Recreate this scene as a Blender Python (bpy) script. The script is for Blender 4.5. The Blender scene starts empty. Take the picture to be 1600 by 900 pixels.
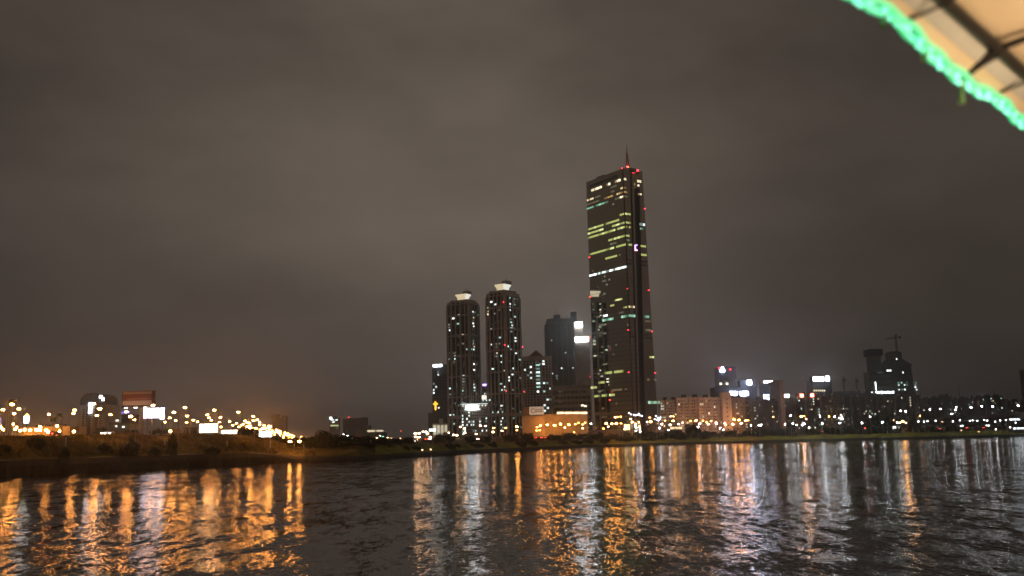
import bpy, bmesh, math, random
from mathutils import Vector, Matrix, Euler, noise
random.seed(63)
PI = math.pi
sc = bpy.context.scene
C = sc.collection

# ------------------------------------------------------------------ camera
W0, H0, F = 1600.0, 900.0, 1550.0          # photograph pixels and focal length in pixels
CAM = Vector((0, 0, 6.0))                  # eye height above the river, on a boat deck
PITCH = math.atan(240.0 / F)
ROLL = math.atan(0.0244)
cd = bpy.data.cameras.new('camera'); cam = bpy.data.objects.new('camera', cd); C.objects.link(cam)
cd.sensor_width = 36.0; cd.lens = 36.0 * F / W0; cd.clip_start = 0.05; cd.clip_end = 30000
R_CAM = (Matrix.Rotation(PI / 2 + PITCH, 3, 'X') @ Matrix.Rotation(-ROLL, 3, 'Z'))
cam.matrix_world = Matrix.Translation(CAM) @ R_CAM.to_4x4()
cd.dof.use_dof = True; cd.dof.focus_distance = 34.0; cd.dof.aperture_fstop = 1.3; cd.dof.aperture_blades = 7
sc.camera = cam

def ray(px, py):
    return (R_CAM @ Vector(((px - W0 / 2) / F, (H0 / 2 - py) / F, -1.0))).normalized()
def atY(px, py, Y):
    d = ray(px, py); return CAM + d * ((Y - CAM.y) / d.y)
def atZ(px, py, z):
    d = ray(px, py); return CAM + d * ((z - CAM.z) / d.z)
def hor(px):
    return 690 - 0.0244 * (px - 800)

# ------------------------------------------------------------------ world: light-polluted overcast night sky
world = bpy.data.worlds.new('World'); sc.world = world; world.use_nodes = True
nt = world.node_tree; nt.nodes.clear()
def N(t, typ, **kw):
    n = t.nodes.new(typ)
    for k, v in kw.items():
        if k.startswith('i_'):
            n.inputs[k[2:].replace('_', ' ')].default_value = v
        else:
            setattr(n, k, v)
    return n
tc = N(nt, 'ShaderNodeTexCoord')
sep = N(nt, 'ShaderNodeSeparateXYZ'); nt.links.new(tc.outputs['Generated'], sep.inputs[0])
ramp = N(nt, 'ShaderNodeValToRGB')
e = ramp.color_ramp.elements
e[0].position = 0.0; e[0].color = (0.122, 0.100, 0.090, 1)
e[1].position = 0.55; e[1].color = (0.105, 0.085, 0.067, 1)
m = e.new(0.12); m.color = (0.130, 0.104, 0.087, 1)
m = e.new(0.28); m.color = (0.131, 0.105, 0.084, 1)
nt.links.new(sep.outputs['Z'], ramp.inputs['Fac'])
mp = N(nt, 'ShaderNodeMapping'); mp.inputs['Scale'].default_value = (1.0, 1.0, 2.2); mp.inputs['Rotation'].default_value = (0, 0.35, 0); mp.inputs['Location'].default_value = (1.7, 0.4, 0.9)
nt.links.new(tc.outputs['Generated'], mp.inputs['Vector'])
n1 = N(nt, 'ShaderNodeTexNoise', i_Scale=3.4, i_Detail=6.0, i_Roughness=0.55)
nt.links.new(mp.outputs[0], n1.inputs['Vector'])
mr = N(nt, 'ShaderNodeMapRange'); mr.inputs['From Min'].default_value = 0.3; mr.inputs['From Max'].default_value = 0.7
mr.inputs['To Min'].default_value = 0.71; mr.inputs['To Max'].default_value = 1.20
nt.links.new(n1.outputs['Fac'], mr.inputs['Value'])
# lens falloff put into the sky colour: brightest in the middle, dimming to both sides
gx = N(nt, 'ShaderNodeMapRange'); gx.inputs['From Min'].default_value = 0.0; gx.inputs['From Max'].default_value = 0.5; gx.interpolation_type = 'SMOOTHSTEP'
gx.inputs['To Min'].default_value = 1.0; gx.inputs['To Max'].default_value = 0.43
ax = N(nt, 'ShaderNodeMath', operation='ADD'); ax.inputs[1].default_value = 0.05; nt.links.new(sep.outputs['X'], ax.inputs[0])
ab = N(nt, 'ShaderNodeMath', operation='ABSOLUTE'); nt.links.new(ax.outputs[0], ab.inputs[0]); nt.links.new(ab.outputs[0], gx.inputs['Value'])
mm = N(nt, 'ShaderNodeMath', operation='MULTIPLY'); nt.links.new(mr.outputs[0], mm.inputs[0]); nt.links.new(gx.outputs[0], mm.inputs[1])
vm = N(nt, 'ShaderNodeVectorMath', operation='SCALE'); nt.links.new(ramp.outputs[0], vm.inputs[0]); nt.links.new(mm.outputs[0], vm.inputs['Scale'])
bg = N(nt, 'ShaderNodeBackground'); nt.links.new(vm.outputs[0], bg.inputs['Color']); bg.inputs['Strength'].default_value = 1.0
wo = N(nt, 'ShaderNodeOutputWorld'); nt.links.new(bg.outputs[0], wo.inputs['Surface'])
world.cycles.sampling_method = 'AUTOMATIC'

vs = sc.view_settings
vs.view_transform = 'Standard'; vs.look = 'None'; vs.gamma = 1.0; vs.exposure = 0.0; vs.use_curve_mapping = False
sc.cycles.use_denoising = True
sc.cycles.max_bounces = 5; sc.cycles.glossy_bounces = 4; sc.cycles.diffuse_bounces = 2
sc.cycles.transparent_max_bounces = 6; sc.cycles.volume_bounces = 0
sc.cycles.caustics_reflective = False; sc.cycles.caustics_refractive = False
sc.cycles.sample_clamp_indirect = 6.0
sc.cycles.use_light_tree = True

# ------------------------------------------------------------------ materials
MATS = {}
def mat(name, col, rough=0.7, metal=0.0, var=0.25, scale=0.15, spec=0.3, bump=0.0):
    if name in MATS: return MATS[name]
    m = bpy.data.materials.new(name); m.use_nodes = True; t = m.node_tree
    b = t.nodes['Principled BSDF']
    b.inputs['Roughness'].default_value = rough; b.inputs['Metallic'].default_value = metal
    b.inputs['Specular IOR Level'].default_value = spec
    tcn = N(t, 'ShaderNodeTexCoord')
    no = N(t, 'ShaderNodeTexNoise', i_Scale=scale, i_Detail=4.0, i_Roughness=0.6)
    t.links.new(tcn.outputs['Object'], no.inputs['Vector'])
    r = N(t, 'ShaderNodeMapRange'); r.inputs['From Min'].default_value = 0.25; r.inputs['From Max'].default_value = 0.75
    r.inputs['To Min'].default_value = 1 - var; r.inputs['To Max'].default_value = 1 + var
    t.links.new(no.outputs['Fac'], r.inputs['Value'])
    v = N(t, 'ShaderNodeVectorMath', operation='SCALE'); v.inputs[0].default_value = col
    t.links.new(r.outputs[0], v.inputs['Scale']); t.links.new(v.outputs[0], b.inputs['Base Color'])
    if bump:
        bp = N(t, 'ShaderNodeBump', i_Strength=bump, i_Distance=0.3); t.links.new(no.outputs['Fac'], bp.inputs['Height'])
        t.links.new(bp.outputs[0], b.inputs['Normal'])
    MATS[name] = m
    return m
def glow(name, col, strength, sampled=True):
    if name in MATS: return MATS[name]
    m = bpy.data.materials.new(name); m.use_nodes = True; t = m.node_tree
    b = t.nodes['Principled BSDF']; b.inputs['Base Color'].default_value = (0.3, 0.3, 0.3, 1)
    b.inputs['Roughness'].default_value = 0.4
    b.inputs['Emission Color'].default_value = (*col, 1); b.inputs['Emission Strength'].default_value = strength
    if not sampled: m.cycles.emission_sampling = 'NONE'
    MATS[name] = m
    return m

M_WALLB = mat('concrete_dark', (0.10, 0.085, 0.075)); M_WALLG = mat('concrete_grey', (0.16, 0.15, 0.145))
M_STONE = mat('stone_brown', (0.46, 0.37, 0.31)); M_PINK = mat('apartment_plaster', (0.60, 0.50, 0.47))
M_BLUE = mat('blue_grey_panel', (0.07, 0.08, 0.11)); M_DGLASS = mat('dark_glass', (0.012, 0.014, 0.015), rough=0.12, spec=0.5, var=0.1)
M_NAVY = mat('navy_glass', (0.02, 0.028, 0.04), rough=0.15, spec=0.5, var=0.15)
M_BRONZE = mat('bronze_mirror_glass', (0.62, 0.53, 0.39), rough=0.03, metal=1.0, var=0.05, scale=0.05)
M_BRONZE2 = mat('bronze_side_lightened', (0.72, 0.58, 0.47), rough=0.06, metal=1.0, var=0.06, scale=0.05)  # lightened for the narrow side, making up for the dark sky it mirrors
M_BRONZED = mat('bronze_spandrel', (0.27, 0.23, 0.17), rough=0.25, metal=1.0, var=0.05)
M_BLACK = mat('black_recess', (0.05, 0.042, 0.038), rough=0.3)
M_STEEL = mat('galvanised_steel', (0.30, 0.29, 0.28), rough=0.45, metal=0.6, var=0.15, scale=2.0)
M_REDSTEEL = mat('red_painted_steel', (0.35, 0.05, 0.03), rough=0.5)
M_BEIGE = mat('beige_cladding', (0.42, 0.34, 0.26)); M_RIB = mat('ribbed_concrete', (0.20, 0.18, 0.16))
M_ROAD = mat('asphalt', (0.05, 0.05, 0.05), rough=0.85, scale=0.6)
M_LEAF = [mat('leaves_%d' % i, c, rough=0.7, var=0.4, scale=0.8) for i, c in enumerate([(0.035, 0.055, 0.02), (0.045, 0.06, 0.018), (0.03, 0.042, 0.018)])]
M_BARK = mat('bark', (0.07, 0.05, 0.035), scale=3.0)
M_WHITEP = mat('white_paint', (0.7, 0.7, 0.68), rough=0.5)
M_RED = mat('red_paint', (0.24, 0.09, 0.095), rough=0.5); M_SALMON = mat('faded_pink_vinyl', (0.42, 0.35, 0.35), rough=0.55, scale=0.5)
M_SIGNG = mat('green_sign', (0.02, 0.10, 0.05), rough=0.5)
M_BRICK = mat('brick_red', (0.24, 0.09, 0.06))

G_SODIUM = glow('sodium_lamp', (1.0, 0.36, 0.07), 150.0)
G_SODIUMX = glow('sodium_flood', (1.0, 0.36, 0.06), 170.0)
G_WARM = glow('warm_lamp', (1.0, 0.56, 0.28), 30.0)
G_WHITE = glow('white_lamp', (0.95, 0.98, 1.0), 80.0)
G_SODIUMD = glow('sodium_lamp_weak', (1.0, 0.36, 0.07), 36.0); G_WHITED = glow('white_lamp_weak', (0.95, 0.98, 1.0), 17.0)
G_TAIL = glow('tail_light', (1.0, 0.06, 0.03), 9.0)
G_HEADL = glow('head_light', (1.0, 0.9, 0.75), 18.0)
G_BEACON = glow('red_beacon', (1.0, 0.03, 0.05), 9.0, False)
G_SIGNW = glow('sign_white', (0.9, 0.94, 1.0), 14.0)
G_SIGNB = glow('sign_blue_white', (0.72, 0.76, 1.0), 32.0)
G_SIGNWARM = glow('sign_warm', (1.0, 0.80, 0.56), 5.0)
G_SIGNR = glow('sign_red', (1.0, 0.16, 0.08), 5.0)
G_SIGNP = glow('sign_pink', (1.0, 0.35, 0.6), 7.0)
G_PURPLE = glow('sign_purple', (0.5, 0.28, 1.0), 5.0, False)
G_BLUES = glow('sign_blue', (0.16, 0.14, 1.0), 2.0, False)
G_CROSS = glow('sign_orange_cross', (1.0, 0.42, 0.03), 3.0, False)
G_YELLOW = glow('sign_yellow', (1.0, 0.85, 0.2), 4.0, False)
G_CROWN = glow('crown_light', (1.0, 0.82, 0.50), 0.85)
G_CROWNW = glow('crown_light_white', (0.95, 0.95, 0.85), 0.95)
WIN = {
 'cyan': [glow('win_cyan_%d' % i, c, s, False) for i, (c, s) in enumerate([((0.55, 0.95, 0.85), 0.9), ((0.7, 1.0, 0.92), 1.8), ((0.5, 0.8, 0.72), 0.35)])],
 'cool': [glow('win_cool_%d' % i, c, s, False) for i, (c, s) in enumerate([((0.85, 1.0, 0.97), 1.5), ((0.9, 1.0, 0.95), 2.6), ((0.6, 0.75, 0.7), 0.4)])],
 'warm': [glow('win_warm_%d' % i, c, s, False) for i, (c, s) in enumerate([((1.0, 0.85, 0.55), 1.2), ((1.0, 0.9, 0.68), 2.0), ((0.9, 0.6, 0.3), 0.35)])],
 'yg': [glow('win_yg_%d' % i, c, s, False) for i, (c, s) in enumerate([((0.72, 0.82, 0.24), 0.75), ((0.85, 0.95, 0.42), 1.25), ((0.55, 0.62, 0.15), 0.42)])],
 'green': [glow('win_green_%d' % i, c, s, False) for i, (c, s) in enumerate([((0.35, 0.9, 0.6), 0.6), ((0.5, 1.0, 0.7), 1.0), ((0.25, 0.6, 0.42), 0.3)])],
 'orange': [glow('win_orange_%d' % i, c, s, False) for i, (c, s) in enumerate([((0.95, 0.62, 0.2), 0.6), ((1.0, 0.75, 0.35), 1.0), ((0.8, 0.45, 0.15), 0.28)])],
 'dim': [glow('win_dim_%d' % i, c, s, False) for i, (c, s) in enumerate([((0.7, 0.72, 0.4), 0.16), ((0.7, 0.8, 0.6), 0.26), ((0.8, 0.6, 0.4), 0.12)])],
}

# ------------------------------------------------------------------ object helpers
def thing(name, label, cat, loc=(0, 0, 0), group=None):
    o = bpy.data.objects.new(name, None); C.objects.link(o); o.location = loc
    o['label'] = label; o['category'] = cat; o.empty_display_size = 0.5
    if group: o['group'] = group
    return o
def tag(o, label, cat, group=None):
    o['label'] = label; o['category'] = cat
    if group: o['group'] = group
    return o
def link(name, me, parent=None, loc=None):
    o = bpy.data.objects.new(name, me); C.objects.link(o); o.parent = parent
    if loc is not None: o.location = loc
    return o
class MB:
    """collects shapes; build() links ONE mesh object"""
    def __init__(s): s.v = []; s.f = []
    def add(s, vs, fs):
        k = len(s.v); s.v += [tuple(v) for v in vs]; s.f += [tuple(i + k for i in f) for f in fs]; return s
    def hexa(s, p):   # 8 points: bottom ring 0-3, top ring 4-7
        return s.add(p, [(3, 2, 1, 0), (4, 5, 6, 7), (0, 1, 5, 4), (1, 2, 6, 5), (2, 3, 7, 6), (3, 0, 4, 7)])
    def box(s, o, a, b, c):   # origin corner + three edge vectors
        o, a, b, c = Vector(o), Vector(a), Vector(b), Vector(c)
        return s.hexa([o, o + a, o + a + b, o + b, o + c, o + a + c, o + a + b + c, o + b + c])
    def cbox(s, c, sx, sy, sz):
        return s.box((c[0] - sx / 2, c[1] - sy / 2, c[2] - sz / 2), (sx, 0, 0), (0, sy, 0), (0, 0, sz))
    def tube(s, pts, rad, n=8):
        pts = [Vector(p) for p in pts]; k = len(pts); rings = []
        for i, p in enumerate(pts):
            t = (pts[min(i + 1, k - 1)] - pts[max(i - 1, 0)]).normalized()
            u = t.cross(Vector((0, 0, 1)));
            if u.length < 1e-3: u = Vector((1, 0, 0))
            u.normalize(); w = t.cross(u); r = rad[i] if isinstance(rad, (list, tuple)) else rad
            rings.append([p + (u * math.cos(2 * PI * j / n) + w * math.sin(2 * PI * j / n)) * r for j in range(n)])
        vs = [v for r in rings for v in r]; fs = []
        for i in range(k - 1):
            for j in range(n):
                fs.append((i * n + j, i * n + (j + 1) % n, (i + 1) * n + (j + 1) % n, (i + 1) * n + j))
        fs.append(tuple(range(n))[::-1]); fs.append(tuple((k - 1) * n + j for j in range(n)))
        return s.add(vs, fs)
    def loft(s, rings, cap=True):
        n = len(rings[0]); vs = [v for r in rings for v in r]; fs = []
        for i in range(len(rings) - 1):
            for j in range(n):
                fs.append((i * n + j, i * n + (j + 1) % n, (i + 1) * n + (j + 1) % n, (i + 1) * n + j))
        if cap: fs.append(tuple(range(n))[::-1]); fs.append(tuple((len(rings) - 1) * n + j for j in range(n)))
        return s.add(vs, fs)
    def ball(s, c, rx, ry, rz, nu=8, nv=5):
        rings = []
        for i in range(1, nv):
            a = PI * i / nv
            rings.append([(c[0] + rx * math.sin(a) * math.cos(2 * PI * j / nu), c[1] + ry * math.sin(a) * math.sin(2 * PI * j / nu), c[2] - rz * math.cos(a)) for j in range(nu)])
        return s.loft(rings)
    def mesh(s, name, m, smooth=False):
        me = bpy.data.meshes.new(name); me.from_pydata(s.v, [], s.f); me.materials.append(m)
        bm = bmesh.new(); bm.from_mesh(me); bmesh.ops.recalc_face_normals(bm, faces=bm.faces); bm.to_mesh(me); bm.free()
        if smooth:
            for p in me.polygons: p.use_smooth = True
        return me
    def build(s, name, m, parent=None, loc=None, smooth=False):
        return link(name, s.mesh(name, m, smooth), parent, loc)
UNIT = {}
def unit_box(m):
    if m.name not in UNIT: UNIT[m.name] = MB().cbox((0, 0, 0), 1, 1, 1).mesh('pane_' + m.name, m)
    return UNIT[m.name]
def panel(name, parent, m, center, udir, w, h, t=0.25):
    """a flat box: width along udir (horizontal), height along z, thickness t; center relative to parent"""
    o = link(name, unit_box(m), parent)
    o.location = center; o.rotation_euler = (0, 0, math.atan2(udir[1], udir[0])); o.scale = (w, t, h)
    return o

# ------------------------------------------------------------------ terrain (polar: azimuth t = x / y, distance behind the waterline)
SHORE_PX = [(-900, 790), (-400, 765), (0, 746), (90, 740), (200, 735), (320, 729), (460, 722), (560, 721), (640, 715), (740, 708.5), (850, 702.5), (950, 698), (1100, 693.5), (1250, 690), (1400, 687), (1600, 682), (2200, 667.5)]
SHORE = []
for px, py in SHORE_PX:
    p = atZ(px, py, 0.0); SHORE.append((p.x / p.y, p.y, px))
PROF_L = [(0, -0.6), (4, 2.2), (8, 3.9), (13, 4.0), (22, 7.6), (34, 11.0), (60, 11.2), (200, 11.0), (900, 11.0), (9000, 11.0)]
PROF_R = [(0, -0.6), (4, 0.9), (9, 1.5), (14, 1.8), (38, 5.4), (70, 6.6), (110, 9.0), (200, 10.0), (900, 10.0), (9000, 10.0)]
def lerp_tab(tab, x, ia=0, ib=1):
    if x <= tab[0][ia]: return tab[0][ib]
    for q, r in zip(tab, tab[1:]):
        if x <= r[ia]:
            k = (x - q[ia]) / (r[ia] - q[ia]); return q[ib] + (r[ib] - q[ib]) * k
    return tab[-1][ib]
def smooth(a, b, x):
    k = min(1, max(0, (x - a) / (b - a))); return k * k * (3 - 2 * k)
def shore_y(t): return lerp_tab(SHORE, t)
def px_of(t): return lerp_tab(SHORE, t, 0, 2)
def ground(x, y):
    t = x / y; d = y - shore_y(t); k = smooth(365, 500, px_of(t))
    return lerp_tab(PROF_L, d) * (1 - k) + lerp_tab(PROF_R, d) * k
def rough_ground(x, y):
    z = ground(x, y); d = y - shore_y(x / y)
    if 3 < d < 400:
        z += 0.9 * noise.noise((x * 0.03, y * 0.05, 1.7)) * min(1, (d - 3) / 12) * (1.0 if d < 60 else 0.25)
    return z
M_GRASS = mat('riverbank_grass', (0.15, 0.125, 0.045), rough=0.95, var=0.8, scale=0.09, spec=0.1, bump=0.8)
M_REVET = mat('dark_revetment_stone', (0.030, 0.028, 0.026), rough=0.8, var=0.5, scale=0.5, bump=0.6)
def make_ground():
    ts = []
    t = -1.7
    while t < 1.75:
        ts.append(t); t += 0.004 if -0.58 < t < 0.58 else 0.06
    ds = [0, 2, 4, 6, 8, 10.5, 13, 16, 19, 22, 26, 30, 34, 40, 50, 60, 75, 92, 110, 150, 200, 300, 500, 900, 2000, 4500, 9000]
    vs, fs = [], []
    for t in ts:
        s = shore_y(t) + 2.0 * noise.noise((t * 60, 0, 3)) + 1.0 * noise.noise((t * 200, 0, 7))
        for d in ds:
            y = s + d; x = t * y; vs.append((x, y, rough_ground(x, y) if d > 3 else ground(t * (shore_y(t) + d), shore_y(t) + d)))
    n = len(ds)
    for i in range(len(ts) - 1):
        for j in range(n - 1):
            fs.append((i * n + j, i * n + j + 1, (i + 1) * n + j + 1, (i + 1) * n + j)[::-1])
    o = MB().add(vs, fs).build('ground', M_GRASS, smooth=True); o['kind'] = 'structure'
make_ground()

# dark stone revetment at the water's edge, and the riverside path
def strip(name, d0, d1, t0, t1, dz, m, step=0.006, thick=0.0):
    vs, fs = [], []; t = t0; k = 0
    while t < t1:
        for d in (d0, d1):
            y = shore_y(t) + d; vs.append((t * y, y, max(rough_ground(t * y, y), ground(t * y, y)) + dz))
        if k: fs.append((2 * k - 2, 2 * k, 2 * k + 1, 2 * k - 1))
        k += 1; t += step
    o = MB().add(vs, fs).build(name, m); o['kind'] = 'structure'; return o
def revetment():
    vs, fs, k = [], [], 0; t = -0.75; rows = (0.0, 2.0, 4.0, 6.0, 8.0)
    while t < 0.75:
        kk = smooth(365, 500, px_of(t))
        for d in rows:
            d2 = d * (1.0 + 0.5 * kk); s_ = shore_y(t) + 2.0 * noise.noise((t * 60, 0, 3)) + 1.0 * noise.noise((t * 200, 0, 7)) - 0.6
            y = s_ + d2; vs.append((t * y, y, ground(t * (shore_y(t) + d2), shore_y(t) + d2) + 0.35 + (0.12 * noise.noise((t * 900, d, 5)))))
        if k:
            for j in range(len(rows) - 1):
                a = (k - 1) * len(rows) + j; fs.append((a, a + len(rows), a + len(rows) + 1, a + 1))
        k += 1; t += 0.003
    o = MB().add(vs, fs).build('revetment', M_REVET); o['kind'] = 'structure'
revetment()
def scrub():
    r = random.Random(77); q = []; f = []
    def blade(x, y, z, h, w):
        a = r.uniform(0, PI); dx, dy = math.cos(a) * w, math.sin(a) * w; lx, ly = r.gauss(0, 0.3) * h, r.gauss(0, 0.3) * h
        k = len(q); q.extend([(x - dx, y - dy, z - 0.1), (x + dx, y + dy, z - 0.1), (x + dx * 0.4 + lx, y + dy * 0.4 + ly, z + h), (x - dx * 0.4 + lx, y - dy * 0.4 + ly, z + h * 0.85)]); f.append((k, k + 1, k + 2, k + 3))
    for n_, t0, t1, d0, d1, h0, h1 in ((24000, -0.56, -0.20, 15, 40, 0.3, 1.2), (9000, -0.22, 0.55, 30, 60, 0.3, 1.0)):
        for _ in range(n_):
            t = r.uniform(t0, t1); d = r.uniform(d0, d1); y = shore_y(t) + d; x = t * y
            c = noise.noise((x * 0.06, y * 0.09, 9.0))
            if c < r.uniform(-0.5, 0.25): continue
            blade(x, y, rough_ground(x, y), r.uniform(h0, h1) * (0.5 + max(0, c)), r.uniform(0.2, 0.6))
    me = bpy.data.meshes.new('grass'); me.from_pydata(q, [], f); me.materials.append(mat('dry_grass', (0.21, 0.165, 0.06), rough=0.9, var=0.6, scale=0.2)); o = link('grass', me); o['kind'] = 'stuff'; o['label'] = 'rough grass and scrub on the river banks'
scrub()
M_PATH = mat('path_concrete', (0.30, 0.27, 0.23), rough=0.8, scale=0.4)
strip('riverside_path', 9.2, 12.2, -0.62, -0.17, 0.12, M_PATH)
def lawn():
    vs, fs, k = [], [], 0; t = -0.14; rows = (13, 17, 22, 28, 36, 46)
    while t < 0.7:
        for d in rows:
            y = shore_y(t) + d; vs.append((t * y, y, rough_ground(t * y, y) + 0.12 + 0.1 * noise.noise((t * 300, d, 1))))
        if k:
            for j in range(len(rows) - 1):
                a = (k - 1) * len(rows) + j; fs.append((a, a + len(rows), a + len(rows) + 1, a + 1))
        k += 1; t += 0.004
    o = MB().add(vs, fs).build('lawn', mat('mown_grass', (0.27, 0.27, 0.05), rough=0.95, var=0.45, scale=0.12, spec=0.1, bump=0.4), smooth=True); o['kind'] = 'structure'
lawn()
strip('expressway', 44, 78, -0.75, -0.19, 0.5, M_ROAD)
strip('riverside_road', 72, 90, -0.16, 0.56, 0.6, M_ROAD)

# ------------------------------------------------------------------ water
def water_mat():
    m = bpy.data.materials.new('river_water'); m.use_nodes = True; t = m.node_tree
    b = t.nodes['Principled BSDF']
    b.inputs['Base Color'].default_value = (0.006, 0.006, 0.005, 1); b.inputs['IOR'].default_value = 1.333
    b.inputs['Roughness'].default_value = 0.08; b.inputs['Specular IOR Level'].default_value = 0.5
    tcn = N(t, 'ShaderNodeTexCoord')
    def wave(scale, sx, detail, off, rg=0.55):
        mp = N(t, 'ShaderNodeMapping'); mp.inputs['Scale'].default_value = (sx, 1.0, 1.0); mp.inputs['Location'].default_value = (off, off * 0.7, 0)
        mp.inputs['Rotation'].default_value = (0, 0, 0.0)
        t.links.new(tcn.outputs['Object'], mp.inputs['Vector'])
        n = N(t, 'ShaderNodeTexNoise', i_Scale=scale, i_Detail=detail, i_Roughness=rg)
        t.links.new(mp.outputs[0], n.inputs['Vector']); return n.outputs['Color']
    ripple = wave(0.09, 3.4, 6.0, 11.0, 0.98); chop = wave(2.2, 1.4, 2.0, 5.0, 0.8); swell = wave(0.20, 0.30, 1.0, 3.0)
    gust = wave(0.0065, 0.22, 2.0, 40.0)
    gm = N(t, 'ShaderNodeMapRange'); gm.inputs['From Min'].default_value = 0.40; gm.inputs['From Max'].default_value = 0.60
    gm.inputs['To Min'].default_value = 0.35; gm.inputs['To Max'].default_value = 1.15
    t.links.new(gust, gm.inputs['Value'])
    def vec(op, a, k):
        q = N(t, 'ShaderNodeVectorMath', operation=op); t.links.new(a, q.inputs[0])
        if isinstance(k, tuple): q.inputs[1].default_value = k
        elif isinstance(k, float): q.inputs['Scale'].default_value = k
        elif op == 'SCALE': t.links.new(k, q.inputs['Scale'])
        else: t.links.new(k, q.inputs[1])
        return q.outputs[0]
    # wave facets: surface slope (x, y) taken from three sizes of ripple, long crests along x
    sl = None
    for w, k in ((ripple, 0.92), (chop, 0.28), (swell, 0.05)):
        v = vec('MULTIPLY', vec('SUBTRACT', w, (0.5, 0.5, 0.5)), (1.0 * k, k, 0.0))
        sl = v if sl is None else vec('ADD', sl, v)
    sl = vec('SCALE', sl, gm.outputs[0])
    nn = vec('NORMALIZE', vec('ADD', sl, (0.0, 0.0, 1.0)), (0.0, 0.0, 0.0))
    t.links.new(nn, b.inputs['Normal'])
    return m
M_WATER = water_mat()
o = MB().add([(-12000, -3000, 0), (12000, -3000, 0), (12000, 12000, 0), (-12000, 12000, 0)], [(0, 1, 2, 3)]).build('river_water', M_WATER); o['kind'] = 'structure'

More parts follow.
